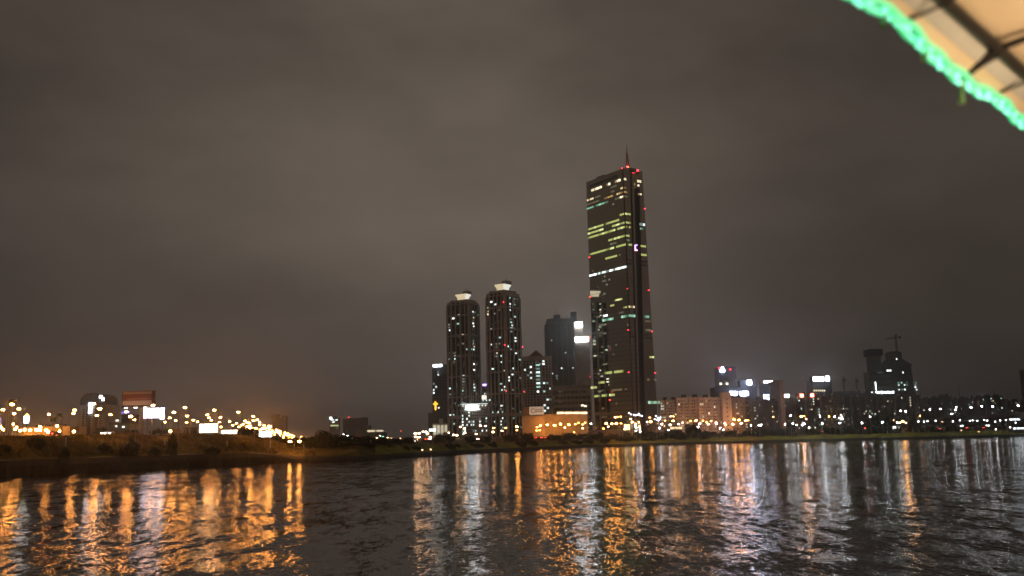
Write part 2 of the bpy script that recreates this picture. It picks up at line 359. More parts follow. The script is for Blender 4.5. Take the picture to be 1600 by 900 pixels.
# ------------------------------------------------------------------ generic building: near corner, two visible faces
class Bld:
    def __init__(s, name, label, px0, pxc, px1, ytop, Y, phi=0.0, depth=18.0, cat='building', group=None, ref_y=None):
        """px0 | pxc | px1: left end, near corner, right end at roof-ish height; phi in degrees"""
        ph = math.radians(phi); yr = ref_y if ref_y else hor(pxc)
        top = atY(pxc, ytop, Y); low = atY(pxc, yr, Y)
        s.c = Vector((low.x, Y, 0)) ; s.ph = ph
        if ref_y is None:   # verticals lean in the picture: take x from the top
            s.c = Vector((top.x, Y, 0))
        s.e1 = Vector((-math.cos(ph), math.sin(ph), 0)); s.e2 = Vector((math.sin(ph), math.cos(ph), 0))
        s.L1 = s.solve(px0, ytop, s.e1, top.z); s.L2 = s.solve(px1, ytop, s.e2, top.z) if px1 > pxc + 0.5 and phi > 1 else depth
        s.zt = top.z; far = s.c + s.e1 * s.L1 * 0.5 + s.e2 * s.L2 * 0.5
        s.zb = min(ground(s.c.x, s.c.y), 10.0) - 0.5; s.H = s.zt - s.zb
        s.base = Vector((far.x, far.y, s.zb))
        s.o = thing(name, label, cat, s.base, group)
        s.lc = s.c - Vector((far.x, far.y, 0))   # near corner in local coordinates (z 0 = base)
    def solve(s, px, py, e, z):
        d = ray(px, py); d = Vector((d.x, d.y)); # c + e*L = k*d
        den = e.x * d.y - e.y * d.x
        return abs((-(s.c.x) * d.y + s.c.y * d.x) / den)
    def P(s, a, b, z): return s.lc + s.e1 * a + s.e2 * b + Vector((0, 0, z))
    def block(s, name, m, a0, a1, b0, b1, z0, z1, parent=None):
        p = [s.P(a, b, z) for z in (z0, z1) for a, b in ((a0, b0), (a1, b0), (a1, b1), (a0, b1))]
        return MB().hexa(p).build(name, m, parent or s.o)
    def body(s, m, name='wall', inset=0.0):
        s.wall = s.block(name, m, inset, s.L1 - inset, inset, s.L2 - inset, 0, s.H); return s
    def parapet(s, m, h=1.4, t=0.35):
        s.block('parapet', m, -t, s.L1 + t, -t, s.L2 + t, s.H - h, s.H + 0.25); return s
    def rooftop(s, m, a0=0.3, a1=0.7, b0=0.3, b1=0.7, h=4.0, name='roof_house'):
        s.block(name, m, s.L1 * a0, s.L1 * a1, s.L2 * b0, s.L2 * b1, s.H, s.H + h); return s
    def face(s, which):
        """(origin at bottom near corner, horizontal direction, outward normal, length)"""
        if which == 1: return s.P(0, 0, 0), s.e1, -s.e2, s.L1
        return s.P(0, 0, 0), s.e2, -s.e1, s.L2
    def pane(s, which, a, z, w, h, m, name='window', proud=0.12, t=0.3, parent=None):
        o, u, n, L = s.face(which)
        return panel(name, parent or s.o, m, o + u * a + n * proud + Vector((0, 0, z)), u, w, h, t)
    def grid(s, which, nx, nz, z0, z1, lit=0.1, kind='cool', fw=0.55, fh=0.5, dark=True, a0=0.02, a1=0.98, darkmat=None, rnd=None, mixk=None):
        """a grid of windows: lit ones are parts, the rest one joined part"""
        o, u, n, L = s.face(which); q = MB(); r = rnd or random
        cw = L * (a1 - a0) / nx; chh = (z1 - z0) / nz
        for i in range(nx):
            for j in range(nz):
                a = L * a0 + (i + 0.5) * cw; z = z0 + (j + 0.5) * chh
                if r.random() < lit:
                    kk = kind if not mixk or r.random() > 0.25 else mixk
                    s.pane(which, a, z, cw * fw, chh * fh, r.choices(WIN[kk], [5, 3, 5])[0])
                elif dark:
                    ctr = o + u * a + Vector((0, 0, z)) - n * 0.0
                    q.box(ctr - u * cw * fw / 2 - Vector((0, 0, chh * fh / 2)) - n * 0.05, u * cw * fw, n * 0.13, (0, 0, chh * fh))
        if dark and q.v:
            w = q.build('window_grid', darkmat or M_DGLASS, s.o); w['kind'] = 'stuff'
        return s
    def px_face(s, which, px, py):
        """where the ray through a pixel meets a face: (along, height)"""
        o, u, n, L = s.face(which); O = o + s.base; d = ray(px, py)
        k = (O - CAM).dot(n) / d.dot(n); p = CAM + d * k - O
        return p.dot(u), p.z
    def sign(s, which, x0, y0, x1, y1, m, name='sign', n=1, t=0.6, proud=0.5, gap=0.25):
        a0, z0 = s.px_face(which, x0, (y0 + y1) / 2); a1, _ = s.px_face(which, x1, (y0 + y1) / 2)
        _, zt = s.px_face(which, (x0 + x1) / 2, y0); _, zl = s.px_face(which, (x0 + x1) / 2, y1)
        w = abs(a1 - a0) / n
        for i in range(n):
            s.pane(which, min(a0, a1) + (i + 0.5) * w, (zt + zl) / 2, w * (1 - gap if n > 1 else 1), abs(zt - zl) * (random.uniform(0.85, 1) if n > 1 else 1), m, name if n == 1 else 'sign_letter', proud, t)
        return s
    def mast(s, px, y0, y1, r=0.35, m=None, a=0.5, b=0.5, name='roof_mast'):
        base = s.P(s.L1 * a, s.L2 * b, s.H); top = atY(px, y0, s.base.y + base.y) - s.base
        MB().tube([(base.x, base.y, s.H - 0.5), (base.x, base.y, (s.H + top.z) / 2), (base.x, base.y, top.z)], [r, r * 0.7, r * 0.35], 6).build(name, m or M_STEEL, s.o)
        return s
    def beacon(s, which, px, py, r=0.7):
        a, z = s.px_face(which, px, py); o, u, n, L = s.face(which)
        MB().ball(o + u * a + n * 0.5 + Vector((0, 0, z)), r, r, r, 6, 4).build('beacon_light', G_BEACON, s.o)
        return s

# ================================================================== the bronze tower
def bronze_tower():
    phi = 57.2; Y = 925.0
    b = Bld('skyscraper', 'very tall bronze mirror-glass skyscraper flaring out at its foot, with lit office floors', 915, 973, 1003, 263, Y, phi, cat='skyscraper')
    L, Wd, H = b.L1, b.L2, b.H
    b1 = 0.0
    # widths along e2 of the narrow side at roof and foot (read from the picture)
    def along(px, py):
        return b.px_face(2, px, py)[0]
    wA0, wA1 = along(984.5, 275), along(994, 640); sB0, sB1 = along(999, 275), along(1006.8, 640)
    W0_, W1_ = along(1003.5, 267), along(1028.5, 660)
    W0_ = max(W0_, sB0 + 3.5)
    rings = []; DEP = 5.0
    NZ = 16
    for i in range(NZ + 1):
        k = i / NZ; z = H * k; g = 1 - k
        f = g ** 1.05
        wa = wA0 + (wA1 - wA0) * f; sb = sB0 + (sB1 - sB0) * f; w = W0_ + (W1_ - W0_) * f
        rings.append([b.P(a, c, z) for a, c in ((0, 0), (0, wa), (DEP, wa), (DEP, sb), (0, sb), (0, w), (L, w), (L, 0))])
    body = MB().loft(rings).build('curtain_wall', M_BRONZE, b.o)
    body.data.materials.append(M_BLACK)
    body.data.materials.append(M_BRONZE2)
    for p in body.data.polygons:
        c = p.center - b.lc
        a = c.dot(b.e1); e = c.dot(b.e2)
        if 0.1 < a <= DEP + 0.01 and wA0 * 0.8 < e < sB1 * 1.05 and abs(p.normal.z) < 0.5: p.material_index = 1
        elif abs(a) < 0.05 and abs(p.normal.z) < 0.5: p.material_index = 2
    # pilaster standing inside the recess
    def pil(k):
        f = 1 - k; wa = wA0 + (wA1 - wA0) * f; sb = sB0 + (sB1 - sB0) * f; c = wa + (sb - wa) * 0.33; h = (sb - wa) * 0.12
        z = H * k * 0.985
        return [b.P(a, cc, z) for a, cc in ((0.4, c - h), (0.4, c + h), (DEP - 0.1, c + h), (DEP - 0.1, c - h))]
    MB().loft([pil(0), pil(0.5), pil(1)]).build('pilaster', M_BRONZE2, b.o)
    # dark louvre line along the crown, corner joint, plant-floor slots
    a0, z0 = b.px_face(1, 921, 291.5); a1, z1 = b.px_face(1, 965, 275.5)
    b.pane(1, (a0 + a1) / 2, (z0 + z1) / 2, abs(a1 - a0), 2.0, M_BLACK, 'louvre', 0.05)
    MB().box(b.P(-0.15, -0.15, 0), b.e1 * 0.9, b.e2 * 0.9, (0, 0, H + 0.2)).build('corner_post', M_BLACK, b.o)
    for py in (522, 527, 407, 413):
        _, z = b.px_face(2, 988, py); k = z / H; f = 1 - k
        wa = wA0 + (wA1 - wA0) * f; sb = sB0 + (sB1 - sB0) * f; w = W0_ + (W1_ - W0_) * f
        b.pane(2, wa / 2 + 0.3, z, wa - 1.0, 1.0, M_BLACK, 'louvre', 0.03); b.pane(2, (sb + w) / 2, z, w - sb - 0.6, 1.0, M_BLACK, 'louvre', 0.03)
    # floor lines
    q = MB(); nfl = 60
    for i in range(1, nfl):
        z = H * i / nfl
        q.box(b.P(0.8, 0, z) + (-b.e2) * 0.04, b.e1 * (L - 0.8), b.e2 * 0.1, (0, 0, 0.35)); q.box(b.P(0, 0.8, z) + (-b.e1) * 0.04, b.e2 * (wA0 - 1.0), b.e1 * 0.1, (0, 0, 0.35))
    o = q.build('floor_line', M_BRONZED, b.o); o['kind'] = 'stuff'
    # roof plant, helipad edge and mast
    b.block('roof_house', M_STONE, L * 0.62, L * 0.82, W0_ * 0.2, W0_ * 0.6, H, H + 3.2)
    b.block('roof_house', M_STONE, L * 0.02, L * 0.2, W0_ * 0.25, W0_ * 0.75, H, H + 2.2)
    base = b.P(L * 0.05, W0_ * 0.35, H + 2.2); top = atY(976, 226, b.base.y + base.y).z - b.base.z
    hh = top - base.z
    q = MB()
    for sx, sy in ((-1, -1), (1, -1), (1, 1), (-1, 1)):
        q.tube([base + Vector((sx * 1.5, sy * 1.5, 0)), base + Vector((sx * 0.5, sy * 0.5, hh * 0.62))], 0.28, 5)
    for i in range(7):
        z = hh * 0.62 * i / 7; r = 1.5 - 1.0 * i / 7; r2 = 1.5 - 1.0 * (i + 1) / 7; z2 = hh * 0.62 * (i + 1) / 7
        for sx, sy, tx, ty in ((-1, -1, 1, -1), (1, -1, 1, 1), (1, 1, -1, 1), (-1, 1, -1, -1)):
            q.tube([base + Vector((sx * r, sy * r, z)), base + Vector((tx * r2, ty * r2, z2))], 0.16, 4)
            q.tube([base + Vector((sx * r, sy * r, z)), base + Vector((tx * r, ty * r, z))], 0.16, 4)
    mast = q.build('antenna_mast', M_REDSTEEL, b.o)
    MB().tube([base + Vector((0, 0, hh * 0.6)), base + Vector((0, 0, hh * 0.8)), base + Vector((0, 0, hh))], [0.5, 0.32, 0.12], 6).build('antenna_tip', M_STEEL, mast)
    MB().ball(base + Vector((0, 0, 0.6)), 1.1, 1.1, 1.1, 8, 5).build('beacon_light', glow('mast_beacon', (1.0, 0.05, 0.03), 40.0), b.o)
    MB().ball(b.P(L * 0.02, W0_ * 0.8, H + 0.9), 0.9, 0.9, 0.9, 8, 5).build('beacon_light', G_BEACON, b.o)
    # lit office windows, row by row
    def band(which, x0, y0, x1, y1, kind, hgt=2.3, pitch=3.0, keep=0.93, lev=None):
        A0, Z0 = b.px_face(which, x0, y0); A1, Z1 = b.px_face(which, x1, y1)
        n = max(1, round(abs(A1 - A0) / pitch)); z = round(((Z0 + Z1) / 2) / (H / nfl) - 0.5) * (H / nfl) + H / nfl * 0.56
        w = (A1 - A0) / n
        for i in range(n):
            if n > 2 and random.random() > keep: continue
            mk = random.choices(WIN[kind], lev or [6, 2, 2])[0]
            b.pane(which, A0 + (i + 0.5) * w, z, abs(w) * 0.8, hgt * 0.8, mk, 'window', 0.06)
    def z8(x, y): return 900 + x / 6.923, 260 + y / 6.923
    def z7(x, y): return 900 + x / 7.5, 460 + y / 7.5
    def z1(x, y): return 880 + x / 3.6, 430 + y / 3.6
    def zb(x, y): return 880 + x / 3.911, 220 + y / 3.911
    T = [(z8, 1, 165, 263, 200, 258, 'warm', 2.8), (z8, 1, 205, 246, 280, 233, 'warm', 2.8), (z8, 1, 330, 195, 372, 186, 'warm', 2.8), (z8, 1, 418, 165, 505, 142, 'warm', 2.8),
         (z8, 1, 375, 240, 440, 225, 'dim', 2), (z8, 1, 480, 240, 508, 235, 'orange', 2), (z8, 1, 205, 332, 265, 320, 'dim', 2), (z8, 1, 375, 275, 415, 268, 'dim', 2),
         (z8, 1, 303, 350, 420, 312, 'orange', 1.9), (z8, 1, 437, 300, 510, 281, 'orange', 1.9), (z8, 1, 118, 362, 190, 344, 'warm', 2.0), (z8, 1, 120, 408, 250, 372, 'dim', 1.8),
         (z8, 1, 473, 335, 512, 326, 'warm', 2.2), (z8, 1, 420, 350, 470, 338, 'dim', 2), (z8, 1, 115, 462, 350, 382, 'green', 2.0),
         (z8, 1, 473, 512, 520, 498, 'yg', 2.2), (z8, 1, 135, 705, 470, 603, 'yg', 2.3), (z8, 1, 470, 603, 515, 590, 'dim', 2.2), (z8, 1, 130, 752, 298, 700, 'yg', 2.3), (z8, 1, 390, 668, 527, 630, 'yg', 2.2),
         (z8, 1, 130, 800, 530, 672, 'yg', 2.3), (z8, 1, 350, 818, 537, 762, 'yg', 2.3), (z8, 1, 370, 850, 440, 835, 'dim', 2.2),
         (zb, 1, 160, 700, 385, 635, 'yg', 2.3), (zb, 1, 258, 722, 330, 704, 'yg', 2.3), (zb, 1, 160, 822, 388, 762, 'cool', 2.4), (zb, 1, 238, 852, 262, 848, 'dim', 2),
         (z7, 1, 455, 82, 545, 68, 'yg', 2), (z7, 1, 400, 145, 450, 133, 'yg', 2), (z7, 1, 555, 160, 600, 152, 'yg', 2), (z7, 1, 318, 256, 372, 246, 'cool', 2.4),
         (z7, 1, 310, 305, 440, 280, 'green', 2.8), (z7, 1, 505, 270, 605, 247, 'green', 2.8), (z7, 1, 265, 365, 380, 345, 'dim', 2), (z7, 1, 315, 445, 355, 438, 'dim', 2),
         (z1, 1, 233, 552, 340, 535, 'yg', 2.8), (z1, 1, 197, 604, 233, 597, 'yg', 2.5), (z1, 1, 155, 632, 190, 624, 'yg', 2.5), (z1, 1, 175, 674, 290, 662, 'yg', 2.6), (z1, 1, 275, 640, 330, 631, 'dim', 2.2),
         (z8, 2, 518, 137, 545, 146, 'warm', 2.6), (z8, 2, 518, 235, 545, 243, 'orange', 2), (z8, 2, 518, 277, 560, 288, 'orange', 2), (z8, 2, 520, 326, 560, 332, 'dim', 2), (z8, 2, 528, 495, 590, 508, 'yg', 2.2),
         (z8, 2, 540, 590, 565, 596, 'dim', 2), (z8, 2, 538, 627, 595, 640, 'yg', 2.2), (z8, 2, 538, 675, 590, 687, 'yg', 2.2), (z8, 2, 540, 762, 580, 772, 'yg', 2.2), (z8, 2, 545, 806, 580, 812, 'dim', 2.2), (z8, 2, 548, 850, 608, 862, 'yg', 2.2),
         (z8, 2, 660, 160, 706, 172, 'warm', 3), (z8, 2, 665, 212, 685, 218, 'warm', 2), (z8, 2, 668, 302, 712, 312, 'warm', 2), (z8, 2, 684, 602, 745, 614, 'cool', 3), (z8, 2, 690, 650, 748, 662, 'green', 2), (z8, 2, 700, 868, 758, 880, 'yg', 2.2),
         (zb, 2, 476, 698, 510, 706, 'yg', 2.4), (z7, 2, 615, 148, 690, 162, 'warm', 2.4), (z7, 2, 615, 242, 695, 258, 'green', 2.8), (z7, 2, 800, 258, 878, 268, 'green', 2.8), (z7, 2, 812, 314, 875, 320, 'dim', 2),
         (z7, 2, 812, 402, 875, 412, 'dim', 2.2), (z7, 2, 862, 752, 916, 760, 'yg', 2.2), (z1, 2, 478, 725, 545, 733, 'green', 3.2), (z1, 2, 470, 580, 485, 582, 'dim', 2), (z1, 2, 508, 582, 524, 586, 'dim', 2)]
    for fn, wh, xa, ya, xb, yb, kd, hg in T:
        p, q2 = fn(xa, ya), fn(xb, yb)
        band(wh, p[0], p[1], q2[0], q2[1], kd, hg, 3.0 if wh == 1 else 2.2)
    rw = random.Random(9)
    for k in range(26):
        fl = rw.randint(3, 52); b.pane(1, L * rw.uniform(0.03, 0.97), H * fl / nfl + H / nfl * 0.56, 2.2 * rw.choice((1, 1, 2, 3)), 1.5, rw.choice(WIN['dim']), 'window', 0.06)
    for wh, px, py in ((1, 972.5, 263), (1, 921, 402), (1, 981, 451), (1, 982, 515.6), (1, 922.2, 526), (1, 922.5, 588.6), (1, 982.5, 581.7), (1, 953, 625), (1, 922, 464)):
        b.beacon(wh, px, py, 0.45)
    for px, py in ((1007.5, 326), (1013.5, 453.6), (1018.5, 517.8), (1023.5, 582.5)):
        b.beacon(2, px, py, 0.45)
    # small purple sign in the recess
    a, z = b.px_face(2, 994, 383)
    s1 = b.pane(2, a, z, 2.6, 0.7, G_PURPLE, 'sign_letter', 0.2); b.pane(2, a - 1.0, z - 2.4, 0.7, 5.0, G_PURPLE, 'sign_letter', 0.2); b.pane(2, a, z - 5, 2.6, 0.7, G_SIGNP, 'sign_letter', 0.2)
    # entrance canopy
    MB().box(b.P(L * 0.15, -14, 0), b.e1 * L * 0.7, b.e2 * 13.9, (0, 0, 8)).build('entrance_hall', M_BEIGE, b.o)
    return b
TOWER = bronze_tower()

# ================================================================== twin residential towers
M_TWIN = mat('grey_limestone', (0.52, 0.46, 0.42))
def twin(label, px0, pxc, px1, ytop_body, y_crown0, y_crown1, cx0, cx1, Y, phi, seed, lit):
    r = random.Random(seed)
    b = Bld('residential_tower', label, px0, pxc, px1, ytop_body, Y, phi, cat='tower')
    L1, L2, H = b.L1, b.L2, b.H
    b.body(M_DGLASS, 'glass_core', 0.5)
    nb = 46; fh = H / nb
    for which, L, nbay in ((1, L1, 5), (2, L2, 4)):
        o, u, n, _ = b.face(which)
        for i in range(nbay + 1):
            w = 2.3 if i in (0, nbay) else (1.9 if i % 2 == 0 else 1.2)
            a = min(max(L * i / nbay, w / 2), L - w / 2)
            MB().box(o + u * (a - w / 2) - n * 0.45, u * w, n * (0.75 if w > 1 else 0.6), (0, 0, H - (0 if i % 2 == 0 else 0.8))).build('pilaster', M_TWIN, b.o)
        for j in range(0, nb, 7):
            z = j * fh
            MB().box(o + u * 0.1 - n * 0.45 + Vector((0, 0, z)), u * (L - 0.2), n * 0.85, (0, 0, 1.3 if j != 7 else 3.2)).build('cornice', M_TWIN, b.o)
        q = MB()
        for j in range(nb):
            q.box(o + u * 0.2 - n * 0.45 + Vector((0, 0, j * fh + fh * 0.72)), u * (L - 0.4), n * 0.3, (0, 0, 0.55))
        s = q.build('floor_slab', M_WALLB, b.o); s['kind'] = 'stuff'
        for i in range(nbay):
            run = 0
            for j in range(2, nb):
                pz = lit * (0.5 + (1.6 if i == 1 else 0.5)) * (1.0 if which == 1 else 0.9)
                if r.random() < pz or run > 0:
                    run = run - 1 if run > 0 else (r.randint(1, 3) if r.random() < 0.12 else 0)
                    k = r.choices(['cool', 'cyan', 'warm', 'dim'], [4, 4, 1, 2])[0]
                    half = r.random() < 0.45
                    w = L / nbay * (0.24 if half else 0.46)
                    b.pane(which, L * (i + 0.5 + (r.choice((-0.2, 0.2)) if half else 0)) / nbay, j * fh + fh * 0.35, w, fh * 0.46, r.choices(WIN[k], [5, 4, 2])[0], 'window', -0.25, 0.2)
    # stepped top
    ht = atY(pxc, y_crown1, Y).z - b.zb
    b.block('setback', M_TWIN, L1 * 0.03, L1 * 0.97, L2 * 0.03, L2 * 0.97, H, H + (ht - H) * 0.62)
    b.block('setback', M_TWIN, L1 * 0.10, L1 * 0.88, L2 * 0.10, L2 * 0.88, H + (ht - H) * 0.62, ht + 0.4)
    for k in range(3):
        b.pane(1, L1 * (0.3 + 0.2 * k), H + (ht - H) * 0.35, L1 * 0.12, (ht - H) * 0.3, M_DGLASS, 'window', -L2 * 0.03 + 0.12)
    # flared lit crown
    top = atY(pxc, y_crown0, Y).z - b.zb
    ctr = b.P(L1 * 0.46, L2 * 0.46, 0)
    hw1, hw2 = L1 * 0.23, L2 * 0.23
    def ring(k, z): return [ctr + b.e1 * sx * hw1 * k + b.e2 * sy * hw2 * k + Vector((0, 0, z)) for sx, sy in ((-1, -1), (1, -1), (1, 1), (-1, 1))]
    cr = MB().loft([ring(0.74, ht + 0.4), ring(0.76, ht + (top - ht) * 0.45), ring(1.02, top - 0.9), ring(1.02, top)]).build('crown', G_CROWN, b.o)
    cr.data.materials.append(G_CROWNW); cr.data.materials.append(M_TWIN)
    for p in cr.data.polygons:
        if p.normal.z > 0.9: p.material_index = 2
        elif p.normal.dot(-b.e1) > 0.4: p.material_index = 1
    # crown ribs
    for sx in (-0.6, -0.2, 0.2, 0.6):
        p0 = ctr + b.e1 * sx * hw1 * 0.75 - b.e2 * (hw2 * 0.76 + 0.15); p1 = ctr + b.e1 * sx * hw1 * 1.1 - b.e2 * (hw2 * 1.12 + 0.12)
        MB().tube([p0 + Vector((0, 0, ht + 0.4)), p0 + Vector((0, 0, ht + (top - ht) * 0.45)), p1 + Vector((0, 0, top - 0.9))], 0.16, 5).build('rib', M_TWIN, cr)
    b.block('roof_house', M_TWIN, L1 * 0.2, L1 * 0.42, L2 * 0.35, L2 * 0.7, top, top + 3.5)
    MB().tube([ctr + b.e2 * 2 - b.e1 * 3 + Vector((0, 0, top)), ctr + b.e2 * 2 - b.e1 * 3 + Vector((0, 0, top + 5)), ctr + b.e2 * 2 - b.e1 * 3 + Vector((0, 0, top + 10))], [0.4, 0.25, 0.1], 6).build('roof_mast', M_STEEL, b.o)
    return b
t1 = twin('shorter twin apartment tower with cream lit flared crown, beside the navy office block', 697, 733, 749, 474, 457, 467, 0, 0, 1035, 30, 5, 0.12)
t2 = twin('taller twin apartment tower with cream lit flared crown, beside the gabled brown block', 758, 789, 813, 461, 441, 452, 0, 0, 985, 36, 8, 0.14)
for px, py, w in ((787, 472, 1), (789, 539, 1), (791.5, 611, 1), (816, 542, 2), (818.5, 612, 2)): t2.beacon(w, px, py, 0.5)

# ================================================================== other buildings in the middle
b = Bld('office_block', 'dark blue-grey office block with white lit top strip, left of the twin towers', 675, 698, 698, 570, 1120, 0, 22, group=None)
b.body(M_BLUE).grid(1, 6, 22, 4, b.H - 6, 0.10, 'cool', 0.6, 0.5, darkmat=M_NAVY).parapet(M_BLUE)
b.sign(1, 677, 569.5, 690.5, 573, G_SIGNW, 'sign_strip')
a, z = b.px_face(1, 680.5, 634)
b.pane(1, a, z, 1.6, 9.5, G_CROSS, 'cross_upright', 1.0, 0.5); b.pane(1, a, z + 2.0, 5.2, 1.6, G_CROSS, 'cross_arm', 1.02, 0.5)
b.block('annex', M_WALLB, b.L1 * 0.6, b.L1 * 1.25, -9, -0.3, 0, b.H * 0.36)
b = Bld('floodlit_hall', 'small cream floodlit hall with a square turret beside the dark trees', 676, 700, 700, 662, 985, 0, 14)
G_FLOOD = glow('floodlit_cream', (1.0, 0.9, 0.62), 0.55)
M_CREAM = mat('cream_render', (0.6, 0.54, 0.42))
b.body(M_CREAM).parapet(M_CREAM, 0.8).rooftop(M_CREAM, 0.35, 0.58, 0.0, 0.5, 5, 'turret')
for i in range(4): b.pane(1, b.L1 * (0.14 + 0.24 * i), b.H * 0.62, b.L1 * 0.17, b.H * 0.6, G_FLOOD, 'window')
b.sign(1, 671, 670, 681, 674, WIN['cool'][1], 'sign', 1, 0.6, 4)
b = Bld('clinic_building', 'mid-rise cream block with glowing white roof sign and eaves lamps, between the twin towers', 720, 762, 762, 630, 930, 0, 20)
b.body(mat('tan_tile', (0.26, 0.23, 0.18))).grid(1, 12, 9, 3, b.H - 4, 0.2, 'cool', 0.5, 0.5, mixk='cyan').parapet(M_WALLG, 1.0, 0.6)
b.sign(1, 728, 633, 747, 640.5, G_SIGNW, 'sign', 5, 0.5, 0.9, 0.12)
for i in range(8): b.pane(1, b.L1 * (0.08 + 0.12 * i), b.H - 2.0, 0.9, 0.9, WIN['warm'][1], 'eaves_lamp', 0.6)
b.pane(1, b.L1 / 2, b.H - 0.4, b.L1, 0.5, WIN['cool'][0], 'eaves_strip', 0.75)
b = Bld('slim_tower', 'slim grey tower glimpsed between the twin towers, lit at its top', 753, 761, 761, 600, 1300, 0, 12)
b.body(M_WALLG).grid(1, 3, 14, 4, b.H - 6, 0.12, 'cool', 0.5, 0.4).parapet(M_WALLG); b.sign(1, 754, 600, 760, 603, G_PURPLE, 'sign'); b.sign(1, 753, 618, 760, 624, WIN['warm'][1], 'lit_panel')
b = Bld('gabled_block', 'brown apartment block with pointed gable between the tall twin and the twin-turret tower', 816, 862, 862, 556, 1060, 0, 26)
b.body(M_STONE)
for i in range(4): b.block('pilaster', M_STONE, b.L1 * (0.02 + 0.31 * i), b.L1 * (0.02 + 0.31 * i) + 1.6, -0.7, 0.1, 0, b.H - 0.6 * i)
b.grid(1, 9, 26, 6, b.H - 4, 0.10, 'cool', 0.62, 0.55, mixk='cyan')
q = MB(); zt = b.H; a0, a1 = b.L1 * 0.28, b.L1 * 0.78; pk = atY(838, 547, 1060).z - b.zb
for z, b0, b1 in ((0, -0.3, b.L2 + 0.2),):
    q.add([b.P(a0, b0, zt), b.P(a1, b0, zt), b.P((a0 + a1) / 2, b0, pk), b.P(a0, b1, zt), b.P(a1, b1, zt), b.P((a0 + a1) / 2, b1, pk)], [(0, 1, 2), (5, 4, 3), (0, 2, 5, 3), (1, 4, 5, 2), (0, 3, 4, 1)])
q.build('gable', M_BRICK, b.o)
for i in range(7): b.pane(1, b.L1 * 0.48, b.H * (0.62 + 0.045 * i), b.L1 * 0.13, 1.7, WIN['cyan'][i % 3], 'window', 0.2)

b = Bld('turreted_tower', 'dark navy office tower with two roof turrets and white lit fascia bands', 851, 903, 903, 506, 1240, 0, 40, cat='tower')
b.body(M_NAVY, 'glass_core', 0.2)
L, H = b.L1, b.H
for i in range(7): b.block('fin', M_BLUE, L * i / 6 - 0.5, L * i / 6 + 0.5, -0.5, 0.3, 0, H - 0.5)
b.grid(1, 14, 34, 20, H - 12, 0.045, 'cool', 0.5, 0.45, dark=False)
b.block('setback', M_BLUE, L * 0.12, L * 0.92, 4, 36, H, atY(880, 497, 1240).z - b.zb)
for f0, f1, y in ((0.52, 0.72, 491), (0.03, 0.2, 487), (0.8, 0.95, 500)):
    b.block('roof_turret', M_BLUE, L * f0, L * f1, 3, 12, H - 0.5, atY(880, y, 1240).z - b.zb)
MB().tube([b.P(L * 0.62, 7, H), b.P(L * 0.62, 7, H + 22)], [0.35, 0.12], 6).build('roof_mast', M_STEEL, b.o)
MB().tube([b.P(L * 0.1, 7, H), b.P(L * 0.1, 7, H + 25)], [0.35, 0.12], 6).build('roof_mast', M_STEEL, b.o)
b2 = Bld('slab_wing', 'plain brown slab building with glowing white fascia, between the turreted and bronze towers', 898, 921, 921, 524, 1225, 0, 30)
b2.body(M_STONE).block('upper_storey', M_STONE, b2.L1 * 0.42, b2.L1, 2, 26, b2.H, atY(908, 502, 1225).z - b2.zb)
G_BAND = glow('fascia_white', (0.86, 0.95, 1.0), 26.0)
b2.sign(1, 898.5, 527, 919, 533.5, G_BAND, 'lit_fascia', 1, 0.5, 0.6)
b2.sign(1, 898.8, 503.5, 910, 510, G_BAND, 'lit_fascia', 1, 0.5, 0.6)

b = Bld('ribbed_office', 'wide grey office podium with horizontal ribs, left of the bronze tower', 866, 922, 922, 602, 1010, 0, 26)
b.body(M_DGLASS, 'glass_core', 0.3)
for j in range(9):
    b.block('spandrel', M_RIB, -0.3, b.L1 + 0.3, -0.4, b.L2, b.H * (j / 9) + 0.8, b.H * (j / 9) + b.H / 9 * 0.62)
for i in range(10): b.block('mullion', M_RIB, b.L1 * i / 9 - 0.3, b.L1 * i / 9 + 0.3, -0.15, 0.4, 0, b.H)
b.parapet(M_RIB, 1.8, 0.5)
for px, py in ((910, 633.5), (914.5, 634.5), (875, 628), (875, 619), (875, 612)):
    a, z = b.px_face(1, px, py); b.pane(1, a, z, 2.6 if px > 900 else 0.8, 1.6, WIN['warm'][1] if px > 900 else WIN['dim'][1], 'window', 0.5)

b = Bld('shopping_hall', 'low hall with orange floodlit walls and glowing clerestory strip at the tower foot', 851, 918, 918, 646, 893, 0, 24)
b.body(M_BEIGE).parapet(M_BEIGE, 0.7)
for i in range(6): b.block('wall_panel', M_BEIGE, b.L1 * i / 6 + 0.25, b.L1 * (i + 1) / 6 - 0.25, -0.35, 0.1, 0.2, b.H - 3.4)
for i in range(4): b.sign(1, 870.5 + i * 12, 643.5, 881.5 + i * 12, 646.8, glow('clerestory', (1.0, 0.72, 0.42), 2.2), 'clerestory_window', 1, 0.4, 0.2)
b = Bld('banner_hall', 'brown windowless hall carrying a pale advertising banner on its roof', 816, 851, 851, 650, 890, 0, 20)
b.body(M_STONE).parapet(M_STONE, 0.6)
G_BAN = glow('banner_lit', (0.95, 0.75, 0.55), 0.35, False)
a0, z0 = b.px_face(1, 827, 641.5); a1, _ = b.px_face(1, 850, 641.5); zt = b.px_face(1, 838, 635.5)[1]; zl = b.px_face(1, 838, 648)[1]
bn = b.pane(1, (a0 + a1) / 2, (zt + zl) / 2, abs(a1 - a0), zt - zl, G_BAN, 'banner', 0.6)
rx = (a0 * 0.72 + a1 * 0.28); rz = (zt + zl) / 2
q = MB(); o_, u_, n_, _ = b.face(1)
